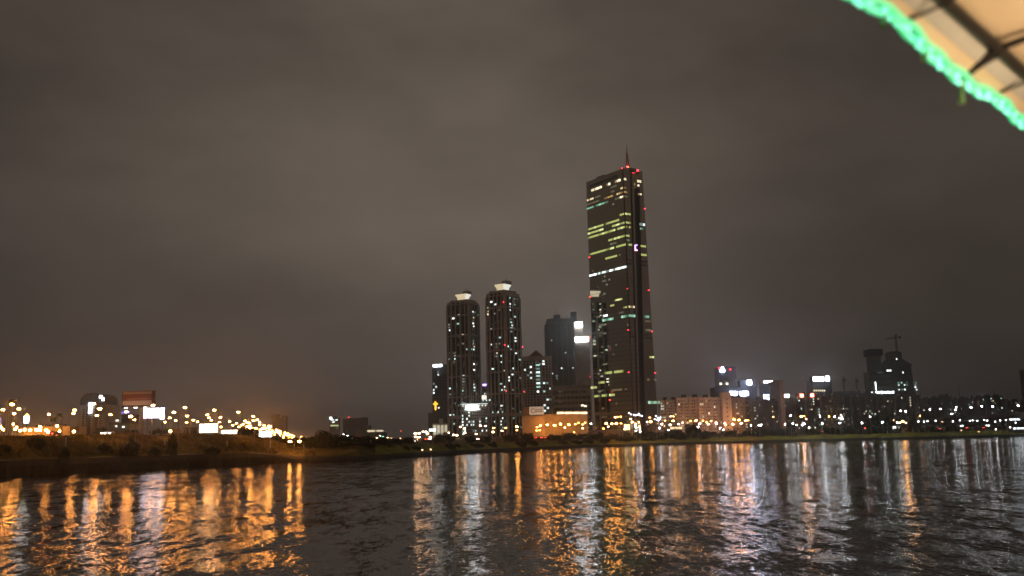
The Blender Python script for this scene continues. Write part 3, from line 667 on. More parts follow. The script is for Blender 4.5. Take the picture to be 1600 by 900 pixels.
for k in range(12):
    ang = 2 * PI * k / 12; an2 = 2 * PI * (k + 1) / 12; c = o_ + u_ * rx + n_ * 0.8 + Vector((0, 0, rz))
    q.tube([c + (u_ * math.cos(ang) + Vector((0, 0, math.sin(ang)))) * 1.9, c + (u_ * math.cos(an2) + Vector((0, 0, math.sin(an2)))) * 1.9], 0.35, 5)
q.build('banner_emblem', mat('orange_print', (0.55, 0.16, 0.04)), b.o)
for k in range(4):
    for zz in (-0.9, 0.9): b.pane(1, a0 * (0.5 - 0.11 * k) + a1 * (0.5 + 0.11 * k), rz + zz, 0.9, 1.1, M_BLUE, 'banner_letter', 0.8, 0.1)
b.sign(1, 818, 637, 826, 648, mat('brown_banner', (0.3, 0.2, 0.15)), 'side_banner', 1, 0.3, 0.5)

# far buildings left of centre
b = Bld('far_office', 'narrow far-off office tower with lit floors beyond the dark river bend', 515, 529, 529, 653, 2300, 0, 20)
b.body(M_WALLG)
for py, x0, x1, kd in ((656, 517, 522, 'cool'), (656, 524, 528, 'cool'), (659.5, 519, 523, 'cool'), (665, 516.5, 529, 'yg'), (669, 526, 528.5, 'dim')):
    b.sign(1, x0, py - 1, x1, py + 1, WIN[kd][1], 'window', max(1, int((x1 - x0) / 2)), 0.4, 0.3)
b.sign(1, 515.5, 652, 518.5, 655, G_SIGNW, 'sign').rooftop(M_WALLG).grid(1, 6, 18, 10, b.H - 4, 0.0, dark=True)
b = Bld('far_office', 'broad dark far-off office block with stepped right end beyond the river bend', 536, 563, 563, 653, 2350, 0, 30)
b.body(M_WALLB).grid(1, 10, 16, 10, b.H - 5, 0.03, 'dim'); b.block('stepped_wing', M_WALLB, -14, -0.1, 2, 28, 0, b.H * 1.02); b.block('low_wing', M_WALLB, -22, -14.1, 2, 28, 0, b.H * 0.7)
b.beacon(1, 545, 652, 1.4)
b = Bld('far_hall', 'long low far-off hall with a yellow floodlit roof line', 573, 602, 602, 675, 1900, 0, 24)
b.body(M_WALLG).grid(1, 12, 3, 2, b.H - 3, 0.0, dark=True); b.sign(1, 574, 672, 586, 675, WIN['warm'][0], 'lit_cornice', 5, 0.5, 0.6, 0.15); b.sign(1, 588, 672, 599, 674.5, WIN['warm'][0], 'lit_cornice', 5, 0.5, 0.6, 0.15)
b = Bld('far_block', 'low dark far-off block beside the narrow lit office tower', 492, 514, 514, 674, 2200, 0, 24)
b.body(M_WALLB).rooftop(M_WALLB, 0.6, 0.9, 0.2, 0.8, 4).grid(1, 10, 4, 4, b.H - 3, 0.03, 'dim')
b = Bld('cooling_block', 'faint far-off pair of blocky towers above the end of the lamp rows', 425, 446, 446, 652, 2600, 0, 24)
b.body(M_WALLG, 'wall'); b.rooftop(M_WALLG, 0.55, 1.0, 0.1, 0.9, 9).rooftop(M_WALLG, 0.0, 0.3, 0.1, 0.9, 5).grid(1, 7, 14, 6, b.H - 6, 0.02, 'dim')

# ================================================================== left bank: buildings and signs behind the expressway
b = Bld('domed_office', 'grey office tower with rounded barrel roof and white lit vertical sign', 122, 167, 167, 632, 900, 0, 30)
b.body(mat('pale_office_panel', (0.42, 0.40, 0.39)))
L, H = b.L1, b.H
top = atY(145, 614, 900).z - b.zb; ring0, ring1 = [], []
n = 12
for k in range(n + 1):
    a = PI * k / n; ring0.append(b.P(L * (0.5 - 0.43 * math.cos(a)), -0.4, H + (top - H) * math.sin(a) ** 0.6)); ring1.append(b.P(L * (0.5 - 0.43 * math.cos(a)), b.L2, H + (top - H) * math.sin(a) ** 0.6))
q = MB().loft([ring0, ring1]); q.build('barrel_roof', M_WALLB, b.o)
for i in range(4): b.block('pier', MATS['pale_office_panel'] if i in (0, 3) else M_WALLB, L * (0.0 + 0.29 * i), L * (0.0 + 0.29 * i) + L * 0.1, -0.8, 0.1, 0, H - 1)
b.grid(1, 8, 14, 6, H - 3, 0.02, 'cool', 0.6, 0.5)
b.sign(1, 139.5, 629.5, 143, 646, G_SIGNW, 'sign', 1, 0.5, 1.2)
b.sign(1, 156, 618, 160, 622, G_SIGNW, 'emblem', 1, 0.5, 0.8); b.sign(1, 160, 621.5, 163, 626, G_SIGNW, 'emblem', 1, 0.5, 0.8)
b = Bld('dark_shop_block', 'dark block behind the lamps with a thin blue neon sign', 190, 206, 206, 648, 800, 0, 16)
b.body(M_BLUE).parapet(M_BLUE, 0.6).grid(1, 6, 7, 3, b.H - 2, 0.02, 'dim'); b.sign(1, 190.5, 643, 203.5, 645.6, G_BLUES, 'neon_sign', 4, 0.4, 0.8, 0.1)
b = Bld('pale_shed', 'pale green low shed with two small white wall lamps behind the dark tree', 171, 202, 202, 661, 620, 0, 16)
b.body(mat('pale_green_panel', (0.22, 0.26, 0.2))).parapet(M_WALLG, 0.4)
for i in range(7): b.block('panel_joint', M_WALLG, b.L1 * i / 6 - 0.1, b.L1 * i / 6 + 0.1, -0.1, 0.05, 0, b.H)
for px, py, k in ((183.5, 657, 2), (193, 667, 1), (182, 666, 0)):
    a, z = b.px_face(1, px, py); b.pane(1, a, z, 0.9 * (1 + k * 0.4), 0.8, WIN['cool'][1], 'wall_lamp', 0.3)
b = Bld('orange_warehouse', 'long low warehouse glowing orange behind the row of floodlights', 33, 109, 109, 666.5, 560, 0, 22)
b.body(M_BEIGE).parapet(M_BEIGE, 0.5)
for i in range(13): b.block('wall_rib', M_BEIGE, b.L1 * i / 12 - 0.2, b.L1 * i / 12 + 0.2, -0.25, 0.05, 0, b.H - 0.6)
for f in (0.28, 0.6, 0.75): b.rooftop(M_WALLB, f, f + 0.06, 0.3, 0.6, 1.6, 'roof_vent')
b = Bld('site_hut', 'small orange-lit hut standing by the lamp posts', 269, 281, 281, 670.5, 480, 0, 6)
b.body(M_BEIGE).parapet(M_STONE, 0.3).grid(1, 3, 1, 0.8, 2.4, 0.3, 'orange')
b = Bld('toll_building', 'flat grey building with a pale lit base strip behind the lamp posts', 286, 308, 308, 668, 700, 0, 14)
b.body(M_WALLG).parapet(M_WALLG, 0.4).grid(1, 8, 2, 1, b.H - 1, 0.2, 'dim')

def pole_sign(name, label, cat, x0, y0, x1, y1, Y, m, pole_px=None, back=M_STEEL, t=1.2, posts=1, extra=None):
    p0, p1 = atY(x0, (y0 + y1) / 2, Y), atY(x1, (y0 + y1) / 2, Y); zt, zl = atY((x0 + x1) / 2, y0, Y).z, atY((x0 + x1) / 2, y1, Y).z
    cx = (p0.x + p1.x) / 2; bx = atY(pole_px, y1, Y).x if pole_px else cx
    gz = ground(bx, Y); w = p1.x - p0.x
    o = thing(name, label, cat, (bx, Y, gz - 0.2))
    r = max(0.22, min(0.9, w * 0.05))
    for k in range(posts):
        xx = 0 if posts == 1 else (cx - bx) + w * (-0.36 + 0.72 * k / (posts - 1))
        MB().tube([(xx, 0, 0), (xx, 0, (zt + zl) / 2 - gz)], r, 8).build('post', M_STEEL, o)
    MB().cbox((cx - bx, 0, (zt + zl) / 2 - gz + 0.2), w, t, zt - zl).build('cabinet', back, o)
    if m: panel('lit_face', o, m, (cx - bx, -t / 2 - 0.08, (zt + zl) / 2 - gz + 0.2), (1, 0), w * 0.98, (zt - zl) * 0.96, 0.12)
    if extra: extra(o, cx - bx, (zt + zl) / 2 - gz + 0.2, w, zt - zl, t)
    return o
def red_face(o, cx, cz, w, h, t):
    for z0, z1, m in ((-0.36, -0.08, M_SALMON), (-0.06, 0.12, M_RED), (0.13, 0.28, M_RED), (0.30, 0.47, M_SALMON)):
        panel('stripe', o, m, (cx - w * 0.02, -t / 2 - 0.06, cz + h * (z0 + z1) / 2), (1, 0), w * 0.9, h * (z1 - z0), 0.12)
    for k in range(9): panel('letter', o, M_SALMON, (cx - w * 0.3 + w * 0.07 * k, -t / 2 - 0.15, cz + h * 0.03), (1, 0), w * 0.035, h * 0.05, 0.08)
    panel('catwalk', o, M_BLACK, (cx, -t / 2 - 0.5, cz - h * 0.46), (1, 0), w * 0.95, h * 0.1, 1.0)
    for k in (-0.3, 0, 0.3): panel('face_lamp', o, glow('board_lamp', (1.0, 0.9, 0.8), 10.0), (cx + w * k, -t / 2 - 2.4, cz - h * 0.52), (1, 0), 1.2, 0.35, 0.3)
pole_sign('billboard', 'large red and pink striped billboard on one tall post', 'billboard', 192, 611, 242, 637, 430, None, 222, mat('board_frame', (0.10, 0.07, 0.07)), 2.2, 1, red_face)
def led_face(o, cx, cz, w, h, t):
    panel('letter', o, G_SIGNP, (cx + w * 0.2, -t / 2 - 0.2, cz - h * 0.36), (1, 0), w * 0.36, h * 0.14, 0.2)
    panel('letter', o, G_SIGNP, (cx - w * 0.3, -t / 2 - 0.2, cz - h * 0.40), (1, 0), w * 0.3, h * 0.1, 0.2)
    panel('letter', o, glow('sign_green', (0.3, 1.0, 0.5), 4.0, False), (cx + w * 0.3, -t / 2 - 0.2, cz + h * 0.38), (1, 0), w * 0.2, h * 0.12, 0.2)
pole_sign('display_board', 'dazzling white and pink lit display board under the red striped billboard', 'sign', 224, 637.5, 249.5, 653.5, 460, glow('display_white', (0.95, 0.9, 1.0), 5.0), 237, extra=led_face)
pole_sign('light_box', 'narrow upright dazzling blue-white light box beside the display board', 'sign', 251, 637, 257.5, 655.5, 462, glow('lightbox_white', (0.75, 0.8, 1.0), 8.0))
pole_sign('billboard', 'dazzling white lit wide billboard among the highway lamps', 'billboard', 312, 662, 341, 676, 520, G_SIGNWARM, posts=2)
pole_sign('billboard', 'low white lit billboard strip half hidden behind the embankment crest', 'billboard', 346, 672, 371, 678, 640, G_SIGNWARM, posts=3)
pole_sign('billboard', 'white lit billboard at the foot of the receding lamp rows', 'billboard', 405.5, 674, 425, 682.5, 760, G_SIGNW, posts=2)
pole_sign('billboard', 'dark unlit back of a billboard on a steel lattice post', 'billboard', 14.5, 624, 26, 632, 420, None, posts=2, back=M_WALLB)
pole_sign('gantry_sign', 'dark green road sign board on a gantry over the expressway', 'road sign', 79, 652, 88, 659, 440, None, 96, M_SIGNG, 0.4)
pole_sign('gantry_sign', 'smaller raised dark green road sign board on a gantry', 'road sign', 89, 646, 96, 652.5, 442, None, 98, M_SIGNG, 0.4)
def egg(o, cx, cz, w, h, t):
    MB().add([(cx - w * .5, -t / 2 - .1, cz + h * .5), (cx + w * .5, -t / 2 - .1, cz + h * .5), (cx, -t / 2 - .1, cz + h * .95), (cx - w * .5, t / 2, cz + h * .5), (cx + w * .5, t / 2, cz + h * .5), (cx, t / 2, cz + h * .95)], [(0, 1, 2), (5, 4, 3), (0, 2, 5, 3), (1, 4, 5, 2), (0, 3, 4, 1)]).build('pointed_top', G_YELLOW, o)
pole_sign('fuel_sign', 'white lit pole sign with pointed yellow top', 'sign', 38, 651, 46, 661, 520, G_SIGNW, extra=egg)
pole_sign('neon_sign', 'upright blue neon sign at the road edge', 'sign', -3, 652, 1.5, 664, 500, G_BLUES)

# ================================================================== right bank buildings
APT = 'slab apartment block'
def apt(label, x0, x1, y, Y, m, lit, bays, floors, kind='warm', fins=True, mixk='cyan', depth=14):
    b = Bld('apartment_block', label, x0, x1, x1, y, Y, 0, depth)
    b.body(m).parapet(m, 0.8, 0.25)
    b.grid(1, bays * 3, floors, 2, b.H - 1.5, lit * (2.0 if lit < 0.11 else 1.2), kind, 0.5, 0.42, mixk=mixk)
    q = 0
    if fins:
        for i in range(bays + 1):
            b.block('stair_fin', m, b.L1 * i / bays - 0.9, b.L1 * i / bays + 0.9, -1.3, 0.1, 0, b.H + 0.6)
    for j in range(1, floors, 1):
        pass
    sl = MB()
    for j in range(floors):
        z = 2 + (b.H - 3.5) * j / floors
        sl.box(b.P(0.2, -0.7, z), b.e1 * (b.L1 - 0.4), b.e2 * 0.65, (0, 0, 0.9))
    s = sl.build('balcony_band', m, b.o); s['kind'] = 'stuff'
    b.rooftop(M_WALLB, 0.15, 0.3, 0.2, 0.8, 3.2).rooftop(M_WALLB, 0.6, 0.75, 0.2, 0.8, 3.2)
    return b
apt('pinkish slab apartments with scattered lit windows beside the foot of the bronze tower', 1031, 1060, 625, 985, M_PINK, 0.22, 3, 11)
apt('pinkish slab apartments rising behind the rounded tree, roof tanks on top', 1058, 1096, 621, 975, M_PINK, 0.20, 4, 11)
apt('salmon slab apartments with broad blank end bay left of the square stair tower', 1092, 1130, 621, 965, M_PINK, 0.12, 4, 11)
b = apt('brown slab apartments under the two dazzling blue-white signs', 1138, 1162, 622, 960, mat('apartment_brown', (0.25, 0.2, 0.17)), 0.12, 3, 11)
b = Bld('stair_tower', 'plain salmon square stair tower between the slab apartments', 1128, 1142, 1142, 613, 955, 0, 12); b.body(M_PINK).parapet(M_PINK, 0.6)
for k in range(8): b.pane(1, b.L1 * 0.5, b.H * (0.15 + 0.1 * k), b.L1 * 0.12, 1.2, M_DGLASS, 'window')
b = Bld('office_tower', 'blue-grey office tower with a white triangular lit emblem at its corner', 1123, 1150, 1150, 573, 1350, 0, 30)
b.body(M_BLUE).parapet(M_BLUE).grid(1, 8, 18, 20, b.H - 10, 0.03, 'warm', 0.5, 0.5, darkmat=M_NAVY)
for i in range(8): b.block('fin', mat('pale_fin', (0.3, 0.3, 0.34)), b.L1 * (0.02 + 0.06 * i), b.L1 * (0.02 + 0.06 * i) + 0.5, -0.6, 0.1, 10, b.H)
b.sign(1, 1125, 577, 1132, 581.5, G_SIGNB, 'emblem', 2, 0.5, 0.8, 0.05); b.sign(1, 1127, 573.5, 1130, 577, G_SIGNB, 'emblem', 1, 0.5, 0.8)
for px in (1126, 1136): b.sign(1, px - 1.8, 598, px + 1.8, 601.5, WIN['warm'][1], 'window')
b.beacon(1, 1123, 575, 1.0).beacon(1, 1141, 577.5, 1.0)
b = Bld('office_block', 'dark blue office block carrying two wide dazzling blue-white roof signs', 1116, 1182, 1182, 604, 1280, 0, 30)
b.body(M_BLUE).parapet(M_BLUE).grid(1, 16, 12, 5, b.H - 10, 0.03, 'cool', 0.6, 0.5, darkmat=M_NAVY)
b.sign(1, 1140, 611.5, 1151.5, 618, G_SIGNB, 'sign', 4, 0.6, 0.9, 0.08); b.sign(1, 1155.5, 611.5, 1169, 618.5, G_SIGNB, 'sign', 5, 0.6, 0.9, 0.08)
b.block('roof_house', M_BLUE, b.L1 * 0.05, b.L1 * 0.37, 4, 20, b.H, atY(1165, 594, 1280).z - b.zb)
z_ = atY(1170, 597.5, 1280); b.sign(1, 1167, 594, 1174, 601, G_SIGNB, 'sign', 1, 0.5, 0.8)
b = Bld('office_block', 'dark office block with pinkish white roof sign, left of the tall salmon pier', 1193, 1218, 1218, 594, 1300, 0, 26)
b.body(M_NAVY).parapet(M_BLUE).grid(1, 9, 16, 10, b.H - 8, 0.16, 'green', 0.55, 0.45, dark=False)
b.sign(1, 1193, 595, 1207, 598.5, glow('sign_pinkwhite', (1.0, 0.8, 0.85), 10.0), 'sign', 5, 0.5, 0.8, 0.1); b.sign(1, 1204, 613, 1212, 617, G_SIGNB, 'sign', 3, 0.5, 0.8, 0.1)
b.sign(1, 1192.5, 617, 1200, 624.5, G_SIGNB, 'sign', 1, 0.5, 3)
b = Bld('slab_end', 'tall narrow salmon end wall of an apartment slab', 1217, 1224, 1224, 594, 1000, 0, 40)
b.body(M_PINK).parapet(M_STONE, 1.0)
for k in range(3): b.block('wall_joint', M_STONE, 0.1, b.L1 - 0.1, -0.12, 0.05, b.H * (0.25 + 0.25 * k), b.H * (0.25 + 0.25 * k) + 0.4)
dk = mat('apartment_dark', (0.12, 0.10, 0.085)); dk2 = mat('apartment_umber', (0.16, 0.125, 0.10))
apt('dark apartments with few lit windows behind the triple orange floodlights', 1162, 1195, 624, 1000, dk, 0.05, 3, 11, fins=True)
apt('dark apartments below the small square blue-white sign', 1190, 1217, 627, 1010, dk, 0.03, 3, 11)
b = apt('dark umber apartments with a small white roof sign right of the salmon pier', 1224, 1246, 622, 1090, dk2, 0.06, 2, 12); b.sign(1, 1225, 616, 1233, 621, glow('sign_soft', (1, 0.92, 0.9), 9.0), 'sign', 3, 0.5, 0.8, 0.1)
b = apt('umber apartments with one red and orange roof light', 1243, 1262, 617, 1080, dk2, 0.08, 2, 12); b.sign(1, 1249, 615, 1255, 621, G_SIGNR, 'sign', 1, 0.5, 1.2); b.sign(1, 1251, 617, 1254, 620, glow('sign_orangewhite', (1, 0.8, 0.6), 8.0), 'sign', 1, 0.5, 1.8)
b = apt('umber apartments with red sign and vertical string of lit stair windows', 1261, 1284, 619, 1070, dk2, 0.10, 2, 12); b.sign(1, 1265.5, 614.5, 1271.5, 620.5, G_SIGNR, 'sign', 1, 0.5, 1.2); b.sign(1, 1266.5, 616, 1269.5, 619.5, MATS['sign_orangewhite'], 'sign', 1, 0.5, 1.8)
b = Bld('office_tower', 'navy office tower topped by a wide dazzling white lettered sign and oval emblem', 1269, 1299, 1299, 594, 1400, 0, 30)
b.body(M_BLUE).parapet(M_BLUE).grid(1, 11, 14, 10, b.H - 8, 0.05, 'warm', 0.5, 0.45, darkmat=M_NAVY)
b.sign(1, 1270, 589, 1287, 595.5, G_SIGNW, 'sign', 5, 0.6, 0.9, 0.1); b.sign(1, 1290, 587.5, 1295.5, 595.5, G_SIGNW, 'emblem', 1, 0.6, 0.9)
b.block('roof_screen', M_BLUE, b.L1 * 0.03, b.L1 * 0.97, 0.2, 16, b.H, atY(1284, 587.5, 1400).z - b.zb)
for k in range(6): b.sign(1, 1271 + k * 3.2, 609, 1273 + k * 3.2, 611.5, WIN['warm'][0], 'window')
apt('umber apartments with pink stair lights right under the wide white sign', 1284, 1310, 618, 1060, dk2, 0.10, 3, 12, 'orange')
b = apt('dark apartments with a flat blue-grey roof storey and stair lights', 1309, 1336, 618, 1100, dk, 0.10, 3, 12, 'warm'); b.block('roof_storey', M_BLUE, 0, b.L1, 0, 12, b.H, b.H + 5)
apt('umber apartments left of the tower under construction', 1334, 1362, 614, 1130, dk2, 0.06, 3, 13)
apt('umber apartments behind the big dark trees', 1360, 1398, 619, 1140, dk2, 0.03, 4, 12)
apt('dark apartments at the foot of the tower under construction', 1396, 1437, 617, 1160, dk, 0.04, 4, 12)
for k, (x0, x1, y, lb) in enumerate([(1440, 1468, 622, 'dark low apartments behind the start of the bridge'), (1468, 1486, 619, 'dark block with green lit window above the bridge deck'), (1486, 1512, 623, 'dark apartments with flat roof between two masts'), (1511, 1538, 621, 'wide dark apartments with square roof house above the bridge deck'),
                                 (1536, 1566, 619, 'dark apartments with twin roof houses above the bridge deck'), (1564, 1596, 626, 'umber apartments with sloping roof line at the bridge lamps')]):
    b = apt(lb, x0, x1, y, 1500 + 20 * (k % 3), dk if k % 2 == 0 else dk2, 0.03, 3, 12, 'green' if k == 1 else 'warm')
    if k in (2, 4): b.mast(1495 if k == 2 else 1558, 600 if k == 2 else 606, 622, 0.5, M_WALLB, 0.35 if k == 2 else 0.3)
apt('reddish apartment tower cut by the picture edge above the bridge', 1599.5, 1622, 577, 1600, M_BRICK, 0.02, 2, 22)

# towers under construction with crane
b = Bld('unfinished_tower', 'unfinished concrete tower core with flared formwork top', 1357, 1378, 1378, 545, 1450, 0, 20, cat='tower')
M_CORE = mat('raw_concrete', (0.13, 0.125, 0.115)); M_NET = mat('blue_safety_net', (0.035, 0.045, 0.07), rough=0.8)
L, H = b.L1, b.H
b.block('core', M_CORE, L * 0.1, L * 0.9, 2, 18, 0, H - 9)
def rr(k0, k1, z): return [b.P(L * k0, -1 * k1, z), b.P(L * (1 - k0), -1 * k1, z), b.P(L * (1 - k0), 20 + k1, z), b.P(L * k0, 20 + k1, z)]
MB().loft([rr(0.06, -0.5, H - 10.5), rr(-0.03, 1.0, H - 9.5), rr(-0.03, 1.0, H)]).build('formwork', M_NET, b.o)
b.block('safety_net', M_NET, -L * 0.0, L * 1.02, 0.4, 19.5, H * 0.45, H * 0.56)
MB().tube([b.P(L * 0.6, 8, H), b.P(L * 0.6, 8, H + 9)], 0.6, 6).build('hoist_mast', M_STEEL, b.o)
MB().tube([b.P(L * 0.2, 8, H), b.P(L * 0.2, 8, H + 5)], 0.5, 6).build('hoist_mast', M_STEEL, b.o)
for j in range(6): b.block('floor_slab', M_CORE, L * 0.04, L * 0.96, 1.2, 18.6, H * (0.6 + 0.05 * j), H * (0.6 + 0.05 * j) + 0.6)
b = Bld('unfinished_tower', 'bulging unfinished glass tower with bluish work lights below the crane', 1384, 1427, 1427, 572, 1440, 0, 40, cat='tower')
L, H = b.L1, b.H; ct = b.P(L * 0.5, 20, 0)
def oc(k, z): return [ct + b.e1 * L * 0.5 * k * cx + b.e2 * 20 * k * cy + Vector((0, 0, z)) for cx, cy in ((-1, -0.72), (-0.8, -1), (0.8, -1), (1, -0.72), (1, 0.72), (0.8, 1), (-0.8, 1), (-1, 0.72))]
zs = lambda y: atY(1405, y, 1440).z - b.zb
MB().loft([oc(1.12, 0), oc(1.10, zs(615)), oc(1.02, zs(590)), oc(0.95, zs(571))]).build('glass_skin', M_NAVY, b.o)
MB().loft([oc(1.04, zs(571.5)), oc(1.02, zs(569.5)), oc(0.62, zs(562.5)), oc(0.6, zs(561))]).build('formwork', M_NET, b.o)
MB().loft([oc(0.48, zs(562)), oc(0.48, zs(550)), oc(0.36, zs(547.5))]).build('core', M_CORE, b.o)
for j in range(8):
    z = zs(612 - 5 * j); MB().loft([oc(1.12 - 0.028 * j, z), oc(1.12 - 0.028 * j, z + 0.7)]).build('floor_slab', M_CORE, b.o)
rr_ = random.Random(4)
for i in range(9):
    for j in range(4):
        if rr_.random() < 0.62:
            ang = -PI * (0.52 - 0.045 * i); 
            p = ct + b.e1 * L * 0.5 * 1.08 * math.cos(ang) * -1 + b.e2 * 20 * 1.08 * math.sin(ang) + Vector((0, 0, zs(609 - 3.6 * j)))
            panel('work_light', b.o, rr_.choice(WIN['cool'] + WIN['green']), p + Vector((L * 0.03 * i - 3, -1.2, 0)), (1, 0), 1.7, 2.0, 0.4)
for px, py in ((1387, 579), (1391, 579), (1411, 582), (1401, 561)):
    p = atY(px, py, 1412) - b.base; panel('work_light', b.o, WIN['cool'][1], p, (1, 0), 2.6 if px < 1400 else 1.2, 2.4, 0.4)
b = Bld('site_podium', 'dark scaffolded podium lined with a row of white work lights', 1358, 1391, 1391, 580, 1430, 0, 24)
b.body(M_NAVY).grid(1, 10, 9, 8, b.H - 3, 0.0, dark=True, darkmat=M_CORE)
for k in range(10): b.sign(1, 1368 + 2.9 * k, 611 + (k % 3) * 0.5, 1370.2 + 2.9 * k, 614 + (k % 2), glow('work_lamp', (0.9, 1.0, 0.97), 5.0), 'work_light', 1, 0.5, 0.9)
b.sign(1, 1361, 612.5, 1363.5, 615.5, MATS['work_lamp'], 'work_light', 1, 0.5, 0.9); b.sign(1, 1367.3, 597, 1368.6, 609, MATS['work_lamp'], 'hoist_light', 1, 0.5, 0.9)
# tower crane
def crane(label, px, ybase, ytop, Y, jl, cl, m=M_WALLB):
    base = atY(px, ybase, Y); top = atY(px, ytop, Y); o = thing('tower_crane', label, 'crane', base); h = top.z - base.z
    q = MB()
    for sx in (-1, 1):
        for sy in (-1, 1): q.tube([(sx, sy, -4), (sx, sy, h)], 0.25, 4)
    for k in range(10):
        z = h * k / 10; z2 = h * (k + 1) / 10
        for sy in (-1, 1): q.tube([(-1, sy, z), (1, sy, z2)], 0.16, 4)
    q.build('mast', m, o)
    zj = h * 0.78; q = MB()
    q.tube([(0, 0, zj), (-jl, 0, zj - 1.5)], 0.4, 5); q.tube([(0, 0, zj + 2), (-jl, 0, zj - 1.0)], 0.25, 5)
    for k in range(8): q.tube([(-jl * k / 8, 0, zj), (-jl * (k + 0.5) / 8, 0, zj + 1.8 * (1 - k / 8))], 0.14, 4)
    q.build('jib', m, o)
    MB().tube([(0, 0, zj), (cl, 0, zj + 1.0)], 0.4, 5).build('counter_jib', m, o); MB().cbox((cl, 0, zj + 1.0), 3, 2, 3.4).build('counterweight', m, o)
    MB().tube([(0, 0, h), (-jl * 0.7, 0, zj)], 0.12, 4).tube([(0, 0, h), (cl, 0, zj + 1)], 0.12, 4).build('tie_rope', m, o)
crane('dark tower crane with horizontal jib above the bulging unfinished tower', 1401.5, 550, 522, 1440, 16, 6)
crane('faint thin crane mast above the umber apartments left of the building site', 1320, 620, 588, 1700, 3, 2)
crane('second faint thin crane mast close by the building site', 1340, 620, 590, 1720, 3, 2)

# ================================================================== bridge on the right
def bridge():
    A = Vector((atY(1425, 656.5, 1260).x, 1260, atY(1425, 656.5, 1260).z)); B0 = atY(1600, 645.5, 880)
    d = (B0 - A); d.z = 0; d.normalize(); zA = A.z; zB = B0.z; ln = (Vector((B0.x, B0.y)) - Vector((A.x, A.y))).length
    o = thing('road_bridge', 'concrete girder road bridge on piers crossing the river at the right', 'bridge', (A.x, A.y, 0))
    n = Vector((-d.y, d.x, 0)); 
    if n.y < 0: n = -n
    ext = ln + 320
    def pt(s, off, dz): return Vector((d.x * s + n.x * off, d.y * s + n.y * off, zA + (zB - zA) * min(1, s / ln) + dz))
    def beam(name, m, o0, o1, z0, z1):
        ks = [0, ln * 0.5, ln, ext]
        MB().loft([[pt(s, o0, z0), pt(s, o1, z0), pt(s, o1, z1), pt(s, o0, z1)] for s in ks]).build(name, m, o)
    beam('deck', M_WALLG, -10, 10, -2.2, -1.0); beam('parapet', mat('lamplit_parapet', (0.6, 0.57, 0.54)), -10.3, -9.9, -1.3, 0.15); beam('parapet', M_WALLG, 9.9, 10.3, -1.3, 0.15)  # near parapet coloured paler to stand for lamplight falling on it
    for off in (-7, 0, 7): beam('girder', M_WALLB, off - 0.8, off + 0.8, -5.0, -2.22)
    s = 40
    while s < ext:
        for off in (-6, 6):
            p = pt(s, off, -5.6); MB().tube([(p.x, p.y, -1.0), (p.x, p.y, p.z)], 1.5, 10).build('pier', M_WALLG, o)
        p0, p1 = pt(s, -9, -5.9), pt(s, 9, -5.9); MB().tube([p0, p1], 1.2, 4).build('pier_cap', M_WALLG, o)
        s += 60
    return A, d, n, ln, pt
BR = bridge()

def Ysh(px, d):
    r_ = ray(px, hor(px)); return shore_y(r_.x / r_.y) + d
# ================================================================== lamps
POLES = {}
def lamp_parts(h, headm, size, arm):
    key = (round(h), headm.name, size, arm)
    if key not in POLES:
        h = max(2.0, round(h))
        pole = MB().tube([(0, 0, -h - 0.6), (0, 0, -h * 0.5), (0, 0, 0.12)], [0.16, 0.12, 0.08], 6).mesh('lamp_pole', M_STEEL)
        am = MB().tube([(0, 0, -0.3), (-arm * 0.4, 0, 0.15), (-arm, 0, 0.25)], 0.06, 5).mesh('lamp_arm', M_STEEL) if arm else MB().tube([(0, 0, 0), (0, 0, 0.35)], [0.1, 0.14], 6).mesh('lamp_collar', M_STEEL)
        c = (-arm - size * 0.3, 0, 0.2) if arm else (0, 0, 0.35 + size * 0.6)
        hd = MB().ball(c, size, size * 0.75, size * (0.6 if arm else 0.9), 6, 4).mesh('lamp_head', headm)
        POLES[key] = (pole, am, hd)
    return POLES[key]
ZONES = [(365, 'on the embankment road by the billboards'), (500, 'in the dense receding rows'), (640, 'beyond the river bend'), (720, 'by the shorter twin tower'), (765, 'by the clinic building'), (815, 'by the taller twin tower'), (868, 'by the banner hall'), (925, 'by the orange floodlit hall'), (1012, 'at the foot of the bronze tower'), (1075, 'by the pinkish apartments'), (1128, 'by the salmon apartments'), (1195, 'below the two blue-white signs'), (1243, 'by the tall salmon end wall'), (1310, 'below the white lettered tower sign'), (1430, 'below the unfinished towers'), (1700, 'under the bridge')]
def zone(px):
    for a, z in ZONES:
        if px < a: return z
def solve_lamp(px, py, h, dmin=16, dmax=1500):
    d = ray(px, py); t = d.x / d.y; best = None
    y0 = shore_y(t); y = y0 + dmin
    while y < y0 + dmax:
        p = CAM + d * ((y - CAM.y) / d.y); e_ = abs(p.z - ground(p.x, p.y) - h)
        if best is None or e_ < best[0] - 1e-6: best = (e_, p.copy())
        y *= 1.008
    return best[1]
def lamp(px, py, kind, h=10.0, name='street_lamp', label=None, cat='street lamp', group=None, size=0.5, arm=1.2, Y=None, rz=None):
    m = {'s': G_SODIUM, 'd': G_SODIUMD, 'x': G_SODIUMX, 'w': G_WHITE, 'v': G_WHITED, 'm': G_WARM, 'p': glow('pink_fill_lamp', (1.0, 0.60, 0.42), 80.0)}[kind]
    p = atY(px, py, Y) if Y else solve_lamp(px, py, h)
    g = ground(p.x, p.y); hh = max(2.0, p.z - g)
    zz = zone(px)
    o = thing(name, label + ', ' + zz if label.count(',') == 0 and group else label, cat, p, group + ' ' + zz if group else None)
    pole, am, hd = lamp_parts(hh, m, size, arm)
    link('pole', pole, o); link('arm' if arm else 'collar', am, o); link('lamp_head', hd, o)
    o.rotation_euler.z = random.uniform(-0.5, 0.5) if rz is None else rz
    return o
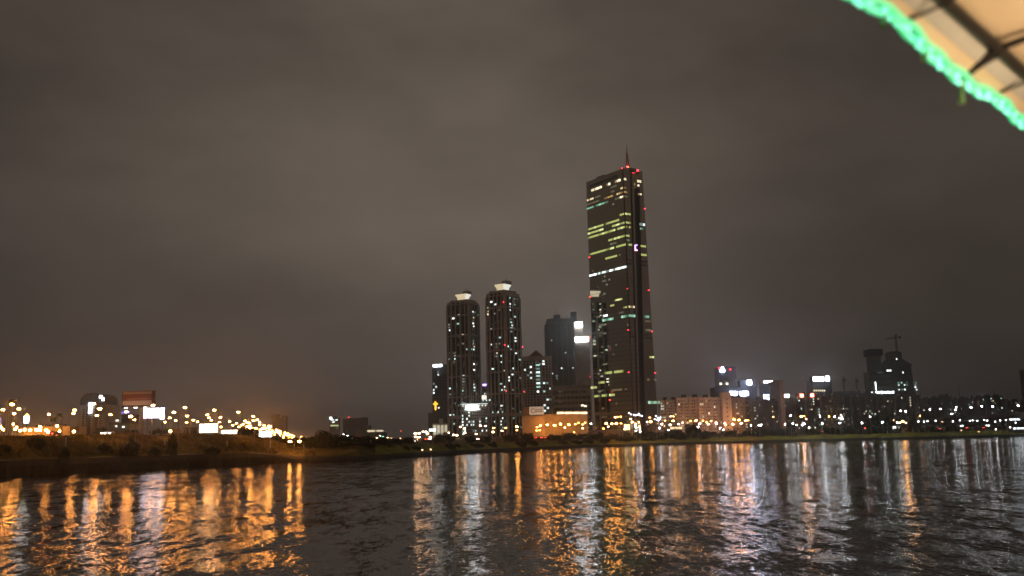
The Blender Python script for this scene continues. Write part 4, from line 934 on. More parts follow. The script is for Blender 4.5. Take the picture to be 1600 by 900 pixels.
# -- expressway lamps on the left bank (pixel of each lamp head; distance follows from its height above the road)
HW = [(9, 633), (12.5, 641), (4, 648.5), (29, 647), (37.5, 639.5), (83, 648), (108, 647), (124, 641.5), (147, 640), (157.5, 650), (138, 632), (179, 648.5), (204.5, 644), (212.5, 651.5), (215.5, 656.5), (231, 634.5), (259.5, 647.5), (263, 660), (271, 653.5),
      (279.5, 645), (279.5, 657.5), (296, 637.5), (298, 650.5), (297, 657), (296.5, 660.5), (318, 649), (321, 653.5), (313.5, 659.5), (341.5, 641.5), (339, 653), (335.5, 657), (347, 660), (342.5, 666), (350, 667.5), (363.5, 659), (367.5, 665),
      (378.5, 644.5), (390, 651.5), (407, 656.5), (394.5, 661), (374, 662), (382, 664.5), (377.5, 667.5), (367.5, 665), (385, 669.5), (390.5, 667), (398, 669), (402, 664), (408, 665.5), (414, 667), (419.5, 669.5), (424.5, 671), (429.5, 673), (405, 671), (398.5, 673), (375, 673), (392.5, 671.5), (410, 673.5),
      (432, 674.5), (436.5, 675), (439.5, 676.5), (427.5, 678), (431.5, 679.5), (435, 680), (439, 681.5), (445, 683.5), (449, 679), (451.5, 680.5), (455.5, 680), (458.5, 684), (461.5, 681.5), (463, 685), (468, 682.5), (470.5, 684.5), (473, 686), (478, 686), (483, 685.5), (446, 680.5), (453.5, 678.5), (442, 685.5), (452, 687.5), (456, 689.5), (460, 690.5), (441, 684), (448.5, 686)]
rh = random.Random(12)
for k in range(34):
    u = k / 33; HW.append((384 + 92 * u ** 0.9 + rh.uniform(-2, 2), 652 + 36 * u ** 0.95 + rh.choice((0, 6, 11)) * (1 - u * 0.75) + rh.uniform(-1, 1)))
for px, py in HW:
    near = px < 365
    lb = 'orange sodium lamp on a tall pole'
    lamp(px, py, 's', 11.0 if py < hor(px) - 35 else 9.0, label=lb, group='sodium lamps', size=0.62 if near else 0.66, arm=1.6, rz=(0 if px % 3 else PI) + 0.1)
# floodlights in front of the warehouse
for px, py in [(0.5, 669.5), (5, 673.5), (21, 665), (26, 670), (23, 673), (31.5, 675), (47, 674.5), (56.5, 674), (62.5, 669.5), (62, 675), (72, 674.5), (89, 668), (93.5, 676), (115.5, 676.5), (266, 676)]:
    lamp(px, py, 's', 5.0, 'floodlight', 'low orange floodlight on a short post before the warehouse, by the road', 'floodlight', 'low orange floodlights', 0.75, 0, Y=random.uniform(530, 548))
lamp(38.5, 674, 'x', 4.5, 'floodlight', 'brightest orange floodlight, glaring in front of the warehouse', 'floodlight', None, 0.9, 0, Y=545)
lamp(75, 677.5, 'x', 4.0, 'floodlight', 'glaring orange-white floodlight beside the parked car', 'floodlight', None, 0.8, 0, Y=530)
# plain lit poles on the slope below the road
for px, py in ((103, 685.5), (257.5, 686.5), (355, 691), (422.5, 690)):
    p = atY(px, py, shore_y(ray(px, py).x / ray(px, py).y) + 20); o = thing('path_post', 'pale path lamp post standing on the grassy embankment slope', 'lamp post', p, 'posts on the slope')
    hh = p.z - ground(p.x, p.y)
    MB().tube([(0, 0, -max(2.5, hh) - 0.5), (0, 0, 0)], 0.16, 6).build('pole', M_WHITEP, o); MB().tube([(0, 0, 0), (0, 0, 0.25), (0, 0, 0.5)], [0.2, 0.3, 0.1], 8).build('cap', M_WHITEP, o)
# -- beyond the bend and the centre
for px, py in [(515.5, 685), (518, 682.5), (492.5, 684), (527, 690), (537, 687), (541, 685.5), (545.5, 690.5), (552, 692.5), (556, 692), (559, 688), (563, 689.5), (566, 692.5), (569, 690), (572, 692), (574.5, 690), (578.5, 687.5), (579.5, 689.5), (584.5, 687), (586, 691.5), (588, 692.5), (590, 684.5), (590.5, 687), (598, 686.5), (607, 684), (613, 685), (621, 685.5), (540, 692), (549, 689), (582, 691), (571, 687)]:
    lamp(px, py, 'm', 8.0, 'street_lamp', 'warm white street lamp in a far cluster', 'street lamp', 'far lamp cluster beyond the bank', 0.7, 0.8, Y=random.uniform(1150, 1500))
for px, py in [(538, 678.5), (544, 681), (595, 681)]:
    lamp(px, py, 'w', 9, 'street_lamp', 'cool white far street lamp', 'street lamp', 'far white lamps', 0.6, 0.8, Y=1500)
for px, py in [(628, 686), (629, 688), (652, 678), (658, 677.5), (652.5, 683), (658, 683.5), (654.5, 687), (670.5, 678), (668.5, 675), (675, 683), (664, 675), (699, 681.5), (703, 676.5), (711.5, 680), (716.5, 680.5), (722, 667.5), (728.5, 670), (729, 677), (746.5, 678.5), (753, 665.5), (761, 666), (773, 675.5), (786.5, 673.5)]:
    lamp(px, py, 'm', 8.0, 'street_lamp', 'warm street lamp on the riverside road', 'street lamp', 'lamps below the twin towers', 0.75, 0.9, Y=Ysh(px, random.uniform(65, 150)))
# strong sodium lamps whose streaks lie on the water
for px, py, k in [(774, 669, 's'), (792.5, 669, 's'), (810, 667, 'x'), (810, 672.5, 's'), (841, 668, 's'), (846, 665.5, 'x'), (845, 672.5, 's'), (840.5, 673, 's'), (878, 663, 'x'), (870, 665, 's'), (884.5, 668.5, 'm'), (901, 663, 's'), (906, 661, 's'), (912.5, 663.5, 's'), (912.5, 669.5, 'm'), (916, 661, 's'), (925.5, 662.5, 'w'), (899, 676, 's'),
                  (949.5, 662, 'x'), (952.5, 667, 'm'), (958, 662.5, 'x'), (965, 662, 'x'), (972, 662, 's'), (945, 670, 's'), (978, 671, 'm'), (963, 652.5, 'm'), (967, 652, 's'), (972, 651.5, 's'), (990, 660, 'x'), (987.5, 655, 'm'), (981, 667, 's'), (1001, 667, 's'), (1013.5, 662.5, 's'),
                  (1019, 659, 'x'), (1041, 657.5, 's'), (1053.5, 658, 'x'), (1068.5, 660.5, 'm'), (1089.5, 657.5, 'x'), (1100, 657.5, 's'), (1106, 660, 's'), (1113, 658, 's'), (1081, 658, 's'), (1148.5, 656, 'x'), (1156.5, 656.5, 'x'), (1167, 657.5, 'x'), (1170.5, 657, 's'), (1136, 664.5, 's'), (1210, 651.5, 's'), (1254, 651, 'x'), (1258, 650.5, 's'), (1297.5, 651, 's'), (1439, 650, 's'), (1412.5, 658.5, 'x'), (1398.5, 657.5, 'm'), (1408, 660.5, 'm'), (1417.5, 661, 'm'), (1261.5, 655, 'm'), (1050, 651, 'm'), (1054, 651, 's')]:
    lamp(px, py, 'd' if k == 's' else k, 8.5, 'street_lamp', {'x': 'big glaring orange lamp behind the shore trees', 's': 'orange lamp behind the shore trees', 'm': 'pale warm lamp behind the shore trees'}[k] if k != 'w' else 'white lamp among the orange lamps at the foot of the bronze tower', 'street lamp', {'x': 'big orange', 's': 'orange', 'm': 'pale warm'}[k] + ' lamps behind the shore trees' if k != 'w' else None, 0.95 if k == 'x' else 0.72, 0.9, Y=random.uniform(862, 882) if 815 < px < 1012 else (Ysh(px, random.uniform(62, 105)) if px < 815 or px > 1204 else random.uniform(925, 950)))
for px, py in ((1036, 663), (1049, 664), (1062, 663), (1075, 664), (1095, 662), (1108, 663), (1121, 661), (1134, 662), (1147, 663), (1160, 662)):  # extra lamps added to brighten the apartment fronts
    lamp(px, py, 'p', 8, 'street_lamp', 'pale pinkish lamp added to light the apartment fronts', 'street lamp', 'added pinkish lamps', 0.78, 0.9, Y=random.uniform(938, 948))
for px, py in ((857, 664), (868, 665), (891, 664)):  # three more orange lamps put in to brighten the hall wall
    lamp(px, py, 'x', 8, 'street_lamp', 'glaring orange lamp added to light the hall wall', 'street lamp', 'added lamps at the hall wall', 0.85, 0.9, Y=880)
# white park lamps
for px, py in [(1000.5, 675.5), (994, 669), (1030.5, 670), (1044.5, 673.5), (1091, 668), (1125.5, 670), (1130.5, 672.5), (1173.5, 665.5), (1186, 665.5), (1189, 665.5), (1119.5, 663), (1226.5, 664), (1239, 663), (1245, 665), (1253.5, 665), (1256.5, 663.5), (1264, 669.5), (1281.5, 652), (1285, 663), (1304, 652), (1312, 662.5), (1314, 650), (1315.5, 655), (1312, 654.5), (1359.5, 652.5), (1347, 662), (1379, 661), (1402.5, 661.5), (1407.5, 643), (1415, 644), (1235, 650.5),
               (1435, 660), (1444, 660), (1449.5, 659.5), (1462, 658.5), (1489, 659.5), (1500, 658), (1515.5, 659), (1520, 658), (1527, 658.5), (1538, 657.5), (1542.5, 658.5), (1555, 660), (1563, 658), (1572, 657.5), (1587, 661.5), (1578.5, 669), (1501, 667), (1504, 666.5), (1542, 666), (1545, 666), (1556, 672)]:
    lamp(px, py, 'w' if px < 1425 else 'v', 5.0, 'park_lamp', 'cool white lamp on a park post', 'park lamp', 'white park lamps', 0.48, 0, Y=Ysh(px, random.uniform(15, 22)))
for px, py in ((1502, 673), (1529.5, 675.5), (660, 704.5), (673, 703.5), (1472.5, 660)):
    lamp(px, py, 'm', 3.0, 'bollard_lamp', 'small warm lamp low on the grass by the water', 'park lamp', 'low lamps at the waterline', 0.2, 0, Y=shore_y(ray(px, py).x / ray(px, py).y) + 9)
# bridge lamps stand on the deck
for px, py in [(1453, 640), (1469.5, 639), (1487, 647), (1493, 640.5), (1494, 637), (1517.5, 637), (1534, 635), (1551, 635.5), (1591, 634)]:
    d = ray(px, py); A, dd, nn, ln, pt = BR
    # intersect the ray with the vertical plane of the near parapet
    nx = Vector((nn.x, nn.y, 0)); k = (A + nn * (-9.5) - CAM).dot(nx) / d.dot(nx); p = CAM + d * k
    s_ = (p - A).dot(dd); base = pt(s_, -9.5, 0) + Vector((A.x, A.y, 0)); base.z -= 0
    o = thing('bridge_lamp', 'white lamp on a slim mast rising from the bridge parapet', 'street lamp', (p.x, p.y, p.z), 'lamps on the bridge')
    hgt = max(2, p.z - pt(s_, -9.5, 0).z + 1)
    MB().tube([(0.9, 0, -hgt), (0.9, 0, 0.3)], [0.18, 0.1], 6).build('pole', M_STEEL, o); MB().tube([(0.9, 0, 0.3), (0.4, 0, 0.5), (0, 0, 0.3)], 0.07, 5).build('arm', M_STEEL, o)
    MB().ball((0, 0, 0.2), 0.75, 0.5, 0.4, 7, 5).build('lamp_head', G_WHITE, o)
# pier station under the bridge at the edge
def pavilion(label, x0, x1, y0, y1, Y, m, cat='pavilion'):
    p0 = atY(x0, y1, Y); p1 = atY(x1, y1, Y); zt = atY(x0, y0, Y).z; g = ground(p0.x, Y); w = p1.x - p0.x; h = zt - g
    o = thing('lit_pavilion', label, cat, ((p0.x + p1.x) / 2, Y, g))
    MB().box((-w / 2, 0, -0.6), (w, 0, 0), (0, 7, 0), (0, 0, h + 0.1)).build('wall', M_WALLG, o); MB().box((-w / 2 - 0.8, -0.8, h - 0.5), (w + 1.6, 0, 0), (0, 8.6, 0), (0, 0, 0.5)).build('roof', M_WALLG, o)
    n = max(2, int(w / 3)); hb = max(0.6, p0.z - g)
    for i in range(n): panel('window', o, m, (-w / 2 + w * (i + 0.5) / n, -0.1, (hb + h - 0.6) / 2), (1, 0), w / n * 0.82, max(0.8, h - 0.8 - hb), 0.2)
    return o
G_PAV = glow('pavilion_light', (0.85, 0.96, 1.0), 2.5)
pavilion('white lit glass pavilion at the waterline beneath the bridge', 1577, 1600, 653, 657, Ysh(1588, 40), G_PAV); pavilion('lower white lit glass kiosk on the quay beneath the bridge', 1583, 1606, 667, 671, Ysh(1590, 22), G_PAV)
pavilion('small pale lit kiosk beside the big dark trees', 1395, 1406, 665, 671.5, Ysh(1400, 40), glow('kiosk_light', (0.85, 1.0, 0.92), 3.0))
pavilion('dazzling white tilted-roof kiosk at the left end of the riverside road', 635, 650, 686, 694, Ysh(642, 60), glow('kiosk_bright', (1.0, 0.85, 0.68), 1.6))
pavilion('glowing yellow entrance pavilion at the foot of the bronze tower', 975, 985, 662, 672, Ysh(980, 60), glow('entrance_light', (1.0, 0.86, 0.4), 2.5))
pavilion('low strip of warm lit shop windows under the trees', 1047, 1066, 666, 671, Ysh(1056, 60), glow('shop_light', (1.0, 0.75, 0.4), 1.6))
# festoon of white lights in front of the bronze tower
for label, pts in (('string of small white lights before the foot of the bronze tower', [(983, 645.5), (986, 647.5), (990, 648), (993, 649), (996, 648.5), (998, 646.5), (1000, 649), (1003, 650)]), ('sparkling cluster of violet-white lights at the tower corner', [(1025, 650), (1028, 653), (1029, 657), (1031, 655), (1027, 656), (1032, 652), (1023, 655)])):
    P0 = atY(pts[0][0], pts[0][1], 890); o = thing('light_string', label, 'light string', (P0.x, 890, ground(P0.x, 890)))
    loc = [atY(x, y, 890) - o.location for x, y in pts]
    MB().tube([Vector((loc[0].x, 0, -0.5)), Vector((loc[0].x, 0, loc[0].z))], 0.2, 5).build('post', M_STEEL, o)
    MB().tube(loc, 0.05, 4).build('cable', M_BLACK, o)
    for l in loc: MB().ball(l, 0.55, 0.55, 0.55, 6, 4).build('bulb', glow('festoon', (0.88, 0.85, 1.0), 9.0), o)

# traffic lights and vehicles
def car(px, py, label, Y, rear=True, body=None):
    x = atY(px, py, Y).x; o = thing('car', label, 'car', (x, Y, ground(x, Y) + 0.62), 'cars on the riverside road')
    o.rotation_euler.z = random.uniform(-0.3, 0.3)
    bm_ = body or random.choice([M_WALLB, M_WHITEP, M_BLUE, M_RED])
    prof = [(-2.1, 0.35), (-2.15, 0.8), (-1.6, 0.95), (-1.1, 1.42), (0.6, 1.45), (1.2, 0.98), (2.1, 0.85), (2.15, 0.4)]
    MB().loft([[(p[0] * 0 + sx, p[0], p[1]) for p in prof] for sx in (-0.85, 0.85)]).build('body', bm_, o)
    for y in (-1.3, 1.3):
        for sx in (-0.86, 0.86):
            MB().tube([(sx - 0.1, y, 0.34), (sx + 0.1, y, 0.34)], 0.34, 10).build('wheel', M_BLACK, o)
    panel('rear_window', o, M_DGLASS, (0, -1.36, 1.2), (1, 0), 1.3, 0.34, 0.25)
    for sx in (-0.6, 0.6): panel('tail_light' if rear else 'headlight', o, G_TAIL if rear else G_HEADL, (sx, -2.2, 0.72), (1, 0), 0.5, 0.28, 0.12)
    return o
for px, Y, lb, rr_ in [(667, 640, 'car with red tail lights on the road near the dazzling kiosk', True), (673, 650, 'car with headlights on near the dazzling kiosk', False), (752, 690, 'car with red tail lights below the clinic sign', True), (746, 700, 'car with headlights below the clinic sign', False), (838, 800, 'car with red tail lights below the advertising banner', True), (846, 804, 'second car with red tail lights in the queue below the banner', True), (853, 808, 'third car with red tail lights in the queue below the banner', True), (857, 812, 'car with headlights at the end of the queue below the banner', False),
                       (916, 830, 'car with red tail lights among the orange lamps left of the bronze tower', True), (1142, 850, 'car with red tail lights below the triple floodlights', True), (1284.5, 850, 'car with red tail lights in front of the dark umber apartments', True), (1322, 850, 'car with red tail lights just left of the big dark trees', True), (1351, 830, 'car with red tail lights under the big dark trees', True), (1466.5, 845, 'car with red tail lights beneath the start of the bridge', True), (1482.5, 845, 'car with red tail lights beneath the bridge deck', True), (1510, 845, 'car with red tail lights beneath the middle of the bridge deck', True), (1535.5, 842, 'car with bright red tail lights beneath the bridge lamps', True)]:
    car(px, hor(px), lb, Ysh(px, 74 + random.uniform(0, 8)), rr_)
for px, Y, lb in [(84, 322, 'dark car parked on the embankment crest by the glaring floodlight'), (164, 330, 'car with headlights on below the domed office'), (172, 331, 'second car with headlights on before the pale green shed')]:
    car(px, hor(px), lb, Ysh(px, 48), px < 100)
for px, py, Y, c, lb in ((626, 673.5, 1100, 'r', 'red traffic light far off left of the white kiosk'), (557.5, 681, 1500, 'r', 'red traffic light far off below the broad dark office'), (598.5, 682, 1400, 'g', 'green traffic light far off below the yellow lit hall'), (1116, 661, Ysh(1116, 70), 'r', 'red traffic light in front of the salmon apartments'), (1351, 669, Ysh(1351, 34), 'r', 'big red signal light under the big dark trees')):
    p = atY(px, py, Y); g = ground(p.x, Y); o = thing('traffic_light', lb, 'traffic light', (p.x, Y, g)); h = max(2.2, p.z - g)
    MB().tube([(0, 0, -0.5), (0, 0, h)], 0.12, 6).build('pole', M_STEEL, o); MB().cbox((0, -0.2, h), 1.0, 0.4, 2.4).build('housing', M_BLACK, o)
    MB().ball((0, -0.5, h), 0.4, 0.3, 0.4, 8, 5).build('lens', G_TAIL if c == 'r' else glow('green_signal', (0.1, 1.0, 0.5), 14.0), o)

# ================================================================== trees and bushes
def crown_mesh(seed, m, n=900, squash=0.8, leaf=0.06):
    """unit crown (radius 1, base at z=0): leaf clumps spread through overlapping lobes"""
    r = random.Random(seed); q = MB(); lobes = []
    for k in range(9):
        a = r.uniform(0, 2 * PI); d = r.uniform(0.15, 0.62); lobes.append((math.cos(a) * d, math.sin(a) * d, r.uniform(0.35, 1.25) * squash, r.uniform(0.28, 0.48)))
    lobes.append((0, 0, 0.8 * squash, 0.6))
    for i in range(n):
        l = r.choice(lobes); v = Vector((r.gauss(0, 1), r.gauss(0, 1), r.gauss(0, 1))).normalized() * l[3] * r.uniform(0.55, 1.08)
        p = Vector((l[0], l[1], l[2])) + v; p.z = max(0.04, p.z)
        s = leaf * r.uniform(0.6, 1.7); e_ = Euler((r.uniform(0, 6), r.uniform(0, 6), r.uniform(0, 6))).to_matrix()
        a, b_, c_, d_ = e_ @ Vector((-s, -s * .6, 0)), e_ @ Vector((s * .9, -s * .5, s * .2)), e_ @ Vector((s, s * .6, 0)), e_ @ Vector((-s * .8, s * .7, s * .25))
        q.add([p + a, p + b_, p + c_, p + d_], [(0, 1, 2, 3)])
    me = bpy.data.meshes.new('crown_leaves'); me.from_pydata(q.v, [], q.f); me.materials.append(m); return me
CROWNS = [crown_mesh(s, M_LEAF[s % 3], 1000, 0.85) for s in range(4)]
BUSHES = [crown_mesh(10 + s, M_LEAF[s % 3], 800, 0.55, 0.07) for s in range(3)]
def trunk_mesh(seed):
    r = random.Random(seed); q = MB()
    q.tube([(0, 0, -0.9), (0.02, 0, -0.2), (0.0, 0.03, 0.35), (0.03, 0, 0.8)], [0.09, 0.07, 0.05, 0.02], 7)
    for k in range(5):
        a = r.uniform(0, 2 * PI); z = r.uniform(-0.1, 0.5); q.tube([(0, 0, z), (0.25 * math.cos(a), 0.25 * math.sin(a), z + 0.25), (0.5 * math.cos(a), 0.5 * math.sin(a), z + 0.42)], [0.04, 0.028, 0.01], 5)
    return q.mesh('trunk', M_BARK)
TRUNKS = [trunk_mesh(s) for s in range(2)]
ntree = 0
def tree(px, pybase, wpx, hpx, Y, label, group=None, bush=False):
    """base pixel row is where the crown's lower edge shows; stands on the ground at distance Y"""
    global ntree
    ntree += 1
    p = atY(px, pybase, Y); g = ground(p.x, Y); w = wpx / F * Y / 2; h = hpx / F * Y
    if bush or p.z < g: p.z = g - 0.2
    o = thing('bush' if bush else 'tree', label, 'bush' if bush else 'tree', (p.x, Y, g), group)
    z0 = p.z - g
    c = link('crown', (BUSHES if bush else CROWNS)[ntree % (3 if bush else 4)], o)
    k = 1.0 if bush else 1.35
    c.scale = (w * 1.0, w * 0.9, h / (1.05 if bush else 1.55)); c.location = (0, 0, z0 - (0.1 * h if not bush else 0.12 * h)); c.rotation_euler.z = random.uniform(0, 6)
    t = link('trunk', TRUNKS[ntree % 2], o); t.scale = (w * 0.8, w * 0.8, max(h * 0.7, z0 + 0.4)); t.location = (0, 0, z0 * 0.9 if not bush else h * 0.2)
    return o
# left embankment
for px, pb, w, h, dd, lb in [(100, 719, 26, 24, 10, 'round dark bush by the riverside path on the left'), (203, 722, 40, 32, 11, 'wide dark bush clump on the lower slope beneath the red striped billboard'), (240, 722, 28, 18, 9, 'low dark bush between two taller ones by the path'), (268, 722, 28, 40, 11, 'tall narrow dark bush by the path beneath the light box'), (55, 698, 46, 20, 22, 'broad dark shrub high on the slope before the warehouse'), (163, 704, 24, 16, 18, 'small shrub on the slope below the domed office'), (203, 690, 12, 10, 26, 'small shrub near the slope crest under the billboard post'),
                             (8, 700, 26, 14, 20, 'dark shrub on the slope at the picture edge'), (330, 716, 34, 14, 12, 'low shrub on the grass beneath the wide white billboard')]:
    d = ray(px, hor(px)); Y = shore_y(d.x / d.y) + dd; tree(px, pb, w, h, Y, lb, None, True)
for px, w, h, Y, lb in [(157, 26, 16, 560, 'dark tree in front of the domed office'), (206, 34, 9, 500, 'orange-lit bushy tree below the red billboard'), (252, 24, 12, 505, 'orange-lit bushy tree under the light box'), (240, 20, 9, 498, 'small orange-lit tree by the billboard post')]:
    tree(px, 679, w, h, Y, lb)
for px, w, h, Y, lb in [(387, 44, 20, 470, 'dark rounded thicket on the embankment crest before the small white billboard'), (432, 30, 12, 460, 'dark thicket where the embankment slopes down'), (455, 34, 14, 450, 'dark thicket below the end of the lamp rows'), (480, 50, 20, 440, 'broad dark thicket at the end of the embankment'), (505, 62, 28, 445, 'tallest dark thicket on the point of the left bank'), (540, 56, 22, 450, 'long dark thicket right of the bank point'), (572, 50, 20, 455, 'dark thicket below the far broad office'), (598, 36, 15, 470, 'small dark thicket at the far end of the bank point')]:
    d = ray(px, hor(px)); Y2 = shore_y(d.x / d.y) + 42; tree(px, 705, w, h, Y2, lb, None, True)
# far shore: row of dark trees in front of the town
SH = [(640, 26, 12, 'road left of the kiosk'), (622, 22, 10, 'bend of the bank'), (690, 30, 18, 'floodlit cream hall'), (704, 22, 12, 'foot of the shorter twin tower'), (735, 26, 12, 'clinic building'), (758, 20, 12, 'gap between the twin towers'), (800, 26, 14, 'foot of the taller twin tower'), (822, 28, 14, 'banner hall'), (868, 26, 12, 'shopping hall'), (888, 26, 13, 'shopping hall clerestory'), (908, 26, 12, 'ribbed office'), (932, 28, 12, 'left foot of the bronze tower'), (957, 26, 10, 'floodlit entrance of the bronze tower'), (978, 24, 12, 'yellow entrance pavilion'), (1000, 26, 11, 'right foot of the bronze tower'), (1022, 26, 11, 'violet light cluster'), (1050, 34, 15, 'first pinkish apartments'), (1085, 34, 22, 'rounded apartments end'), (1112, 26, 10, 'salmon apartments'), (1140, 28, 10, 'square stair tower'), (1172, 30, 11, 'brown apartments'), (1200, 26, 11, 'dark apartments'), (1228, 30, 13, 'salmon pier'), (1262, 28, 10, 'red sign apartments'), (1300, 30, 11, 'white lettered tower'), (1326, 26, 14, 'flat-roofed dark apartments'), (1349, 34, 26, 'building site, left of two'), (1380, 44, 27, 'building site, right of two'), (1428, 24, 12, 'start of the bridge'), (1455, 18, 9, 'bridge underside'), (1486, 18, 9, 'bridge lamps')]
for k, (px, w, h, lb) in enumerate(SH):
    d = ray(px, hor(px)); y0 = shore_y(d.x / d.y)
    tree(px, hor(px) + 1.5, w * 1.1, h * 1.25, y0 + random.uniform(44, 56) if px > 700 else y0 + 60, 'dark tree on the far bank before the ' + lb)
    tree(px + random.uniform(9, 14), hor(px), w * random.uniform(0.8, 1.2), h * random.uniform(0.55, 0.8), y0 + random.uniform(34, 42), 'low dark shrub on the far bank before the ' + lb, None, True)
for px, py in ((789, 690), (876, 689), (994, 682), (1101, 684), (1197, 678), (1288, 676)):
    d = ray(px, py); Y = shore_y(d.x / d.y) + 24; tree(px, py, 7, 12, Y, 'slender pale-leaved sapling standing alone on the lit grass strip', 'saplings on the grass strip')

# ================================================================== boat awning above the camera
ZR = CAM.z + 1.25
A = atZ(1372, 2, ZR); B_ = atZ(1602, 184, ZR)
ed = (B_ - A); ed.z = 0; ed.normalize(); inn = Vector((ed.y, -ed.x, 0))
if inn.x < 0: inn = -inn
P_ = lambda s, i, z=0.0: A + ed * s + inn * i + Vector((0, 0, z))
slope = 0.16
M_CANVAS = mat('awning_canvas', (0.78, 0.60, 0.40), rough=0.85, var=0.10, scale=1.2); M_HEM = mat('canvas_hem', (0.55, 0.52, 0.46), rough=0.8, var=0.1, scale=6)
M_TUBE = mat('dark_frame_tube', (0.05, 0.042, 0.038), rough=0.4, metal=0.3, scale=5)
boat = thing('cruise_boat', 'river boat whose tan canvas awning with dark tube frame overhangs the view', 'boat', (0, -1.5, 0))
bo = -Vector((0, -1.5, 0))
vs, fs = [], []
ns, ni = 110, 50
for i in range(ns + 1):
    for j in range(ni + 1):
        s = -4.5 + 9.5 * i / ns; k = 3.4 * j / ni
        p = P_(s, k + 0.07, 0.085 + slope * k + 0.03 * math.sin(s * 4.2) * math.sin(k * 3.0) + 0.012 * noise.noise((s * 5, k * 7, 2)) + 0.008 * math.sin(s * 17 + k * 9)) + bo; vs.append(p)
for i in range(ns):
    for j in range(ni): fs.append((i * (ni + 1) + j, i * (ni + 1) + j + 1, (i + 1) * (ni + 1) + j + 1, (i + 1) * (ni + 1) + j))
cv = MB().add(vs, fs).build('awning_canvas', M_CANVAS, boat, None, True); sm = cv.modifiers.new('s', 'SOLIDIFY'); sm.thickness = 0.006
SS = [-4.5 + 0.25 * k for k in range(39)]
MB().loft([[P_(s, 0.0, -0.005) + bo, P_(s, 0.038, 0.022) + bo, P_(s, 0.038, 0.030) + bo, P_(s, 0.0, 0.003) + bo] for s in SS]).build('canvas_hem', M_CANVAS, boat)
MB().loft([[P_(s, 0.039, 0.019) + bo, P_(s, 0.078, 0.052) + bo, P_(s, 0.078, 0.060) + bo, P_(s, 0.039, 0.027) + bo] for s in SS]).build('reinforcing_band', M_HEM, boat)
MB().tube([P_(-4.5, 0.105, 0.058) + bo, P_(5, 0.105, 0.058) + bo], 0.020, 8).build('edge_tube', M_TUBE, boat)
for s in (-3.1, -1.9, -0.45, 0.80, 2.05, 3.3):
    MB().tube([P_(s, 0.10, 0.055) + bo, P_(s + 0.02, 0.3, 0.085) + bo, P_(s + 0.45, 3.4, 0.04 + slope * 3.3) + bo], 0.013, 8).build('cross_tube', M_TUBE, boat)
    MB().tube([P_(s, 0.0, -0.01) + bo, P_(s, 0.05, 0.022) + bo, P_(s + 0.01, 0.105, 0.058) + bo], [0.010, 0.016, 0.030], 6).build('bracket', M_TUBE, boat)
for s in (-2.2, 0.20, 1.12):
    MB().tube([P_(s, 0.02, 0.0) + bo, P_(s + 0.01, 0.05, 0.01) + bo, P_(s + 0.03, 0.12, 0.03) + bo, P_(s + 0.05, 0.19, 0.07) + bo], 0.006, 5).build('tie_cord', M_TUBE, boat)
# posts, deck, hull
for s in (-3.6, 4.6):
    p = P_(s, 1.9) + bo; MB().tube([(p.x, p.y, 4.4), (p.x, p.y, ZR + 0.3)], 0.035, 8).build('awning_post', M_TUBE, boat)
    p = P_(s, 3.3) + bo; MB().tube([(p.x, p.y, 4.4), (p.x, p.y, ZR + 0.5)], 0.035, 8).build('awning_post', M_TUBE, boat)
MB().box((-5, -9, 4.2), (11.5, 0, 0), (0, 12.0, 0), (0, 0, 0.15)).build('deck', mat('deck_boards', (0.2, 0.13, 0.08)), boat)
hl = [[(x * k + 0.75, y, z) for x, y in ((-5.6, -9), (5.6, -9), (5.6, 1.5), (3.2, 3.0), (-3.2, 3.0), (-5.6, 1.5))] for k, z in ((0.75, -0.8), (0.95, 1.2), (1.0, 4.15))]
MB().loft(hl).build('hull', M_WHITEP, boat)
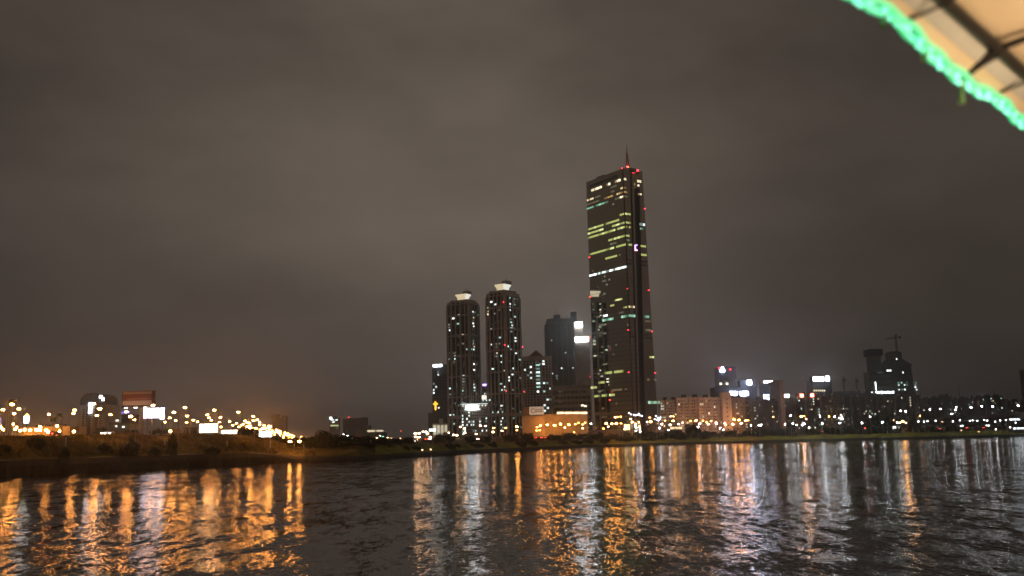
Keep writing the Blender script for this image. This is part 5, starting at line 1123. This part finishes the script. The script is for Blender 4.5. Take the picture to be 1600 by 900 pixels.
# green rope light tied along the awning edge
rope = thing('rope_light', 'glowing green rope light tied along the edge of the canvas awning', 'light', P_(0.6, 0))
ro = -P_(0.6, 0)
def rp(s, i=0.0, z=0.0):
    sag = 0.012 * math.sin(s * 5.1 + 0.7) + 0.005 * math.sin(s * 11.7); return P_(s, -0.012 + 0.006 * math.sin(s * 7.3) + i, -0.01 + sag + z) + ro
G_ROPE = glow('rope_green', (0.0, 0.80, 0.27), 1.0); G_LED = glow('rope_led', (0.22, 1.0, 0.62), 1.8)
pts = [-3.0 + 0.03 * k for k in range(int(7.0 / 0.03))]
MB().tube([rp(s, 0.012 + 0.004 * math.sin(s * 26), 0.004 * math.cos(s * 26)) for s in pts], 0.0125, 7).build('rope_tube', G_ROPE, rope)
MB().tube([rp(s, -0.012 - 0.004 * math.sin(s * 26), -0.008 - 0.004 * math.cos(s * 26)) for s in pts], 0.012, 7).build('rope_tube', G_ROPE, rope)
led = MB().ball((0, 0, 0), 0.017, 0.017, 0.017, 7, 5).mesh('led_bulb', G_LED)
for k in range(130):
    s = -1.2 + 0.032 * k; l = link('led_bulb', led, rope); two = k % 3 == 0; l.location = rp(s, (0.008 if two else -0.006) + random.uniform(-0.004, 0.004), (-0.012 if two else -0.016) + random.uniform(-0.004, 0.004)); l.scale = [random.uniform(0.35, 0.65)] * 3
for s, ln in ((0.08, 0.05), (0.43, 0.04), (0.79, 0.09)):
    MB().tube([rp(s), rp(s + 0.01, -0.012, -ln * 0.6), rp(s - 0.004, -0.01, -ln)], [0.012, 0.009, 0.012], 6).build('hanging_tie', mat('green_tie', (0.22, 0.36, 0.16)), rope)
# the awning's own lamp: a caged bulb under the canvas, beyond the right edge of the view
lp = P_(0.75, 1.10, -0.60)
bl = thing('awning_lamp', 'caged bulb hanging under the canvas awning', 'lamp', lp)
MB().tube([(0, 0, 0.05), (0, 0, 0.86)], 0.012, 6).build('cord', M_TUBE, bl)
MB().ball((0, 0, 0), 0.055, 0.055, 0.07, 10, 7).build('bulb', glow('awning_bulb', (1.0, 0.74, 0.46), 560.0), bl)

# ================================================================== damp night air
def haze():
    m = bpy.data.materials.new('night_haze'); m.use_nodes = True; t = m.node_tree; t.nodes.clear()
    v = N(t, 'ShaderNodeVolumePrincipled'); v.inputs['Color'].default_value = (0.9, 0.9, 0.9, 1); v.inputs['Density'].default_value = 0.00019
    v.inputs['Anisotropy'].default_value = 0.92
    o = N(t, 'ShaderNodeOutputMaterial'); t.links.new(v.outputs[0], o.inputs['Volume'])
    ob = MB().box((-12500, -3200, -3), (25000, 0, 0), (0, 15500, 0), (0, 0, 320)).build('haze', m); ob['kind'] = 'stuff'; ob['label'] = 'thin night haze over the river and town'
haze()
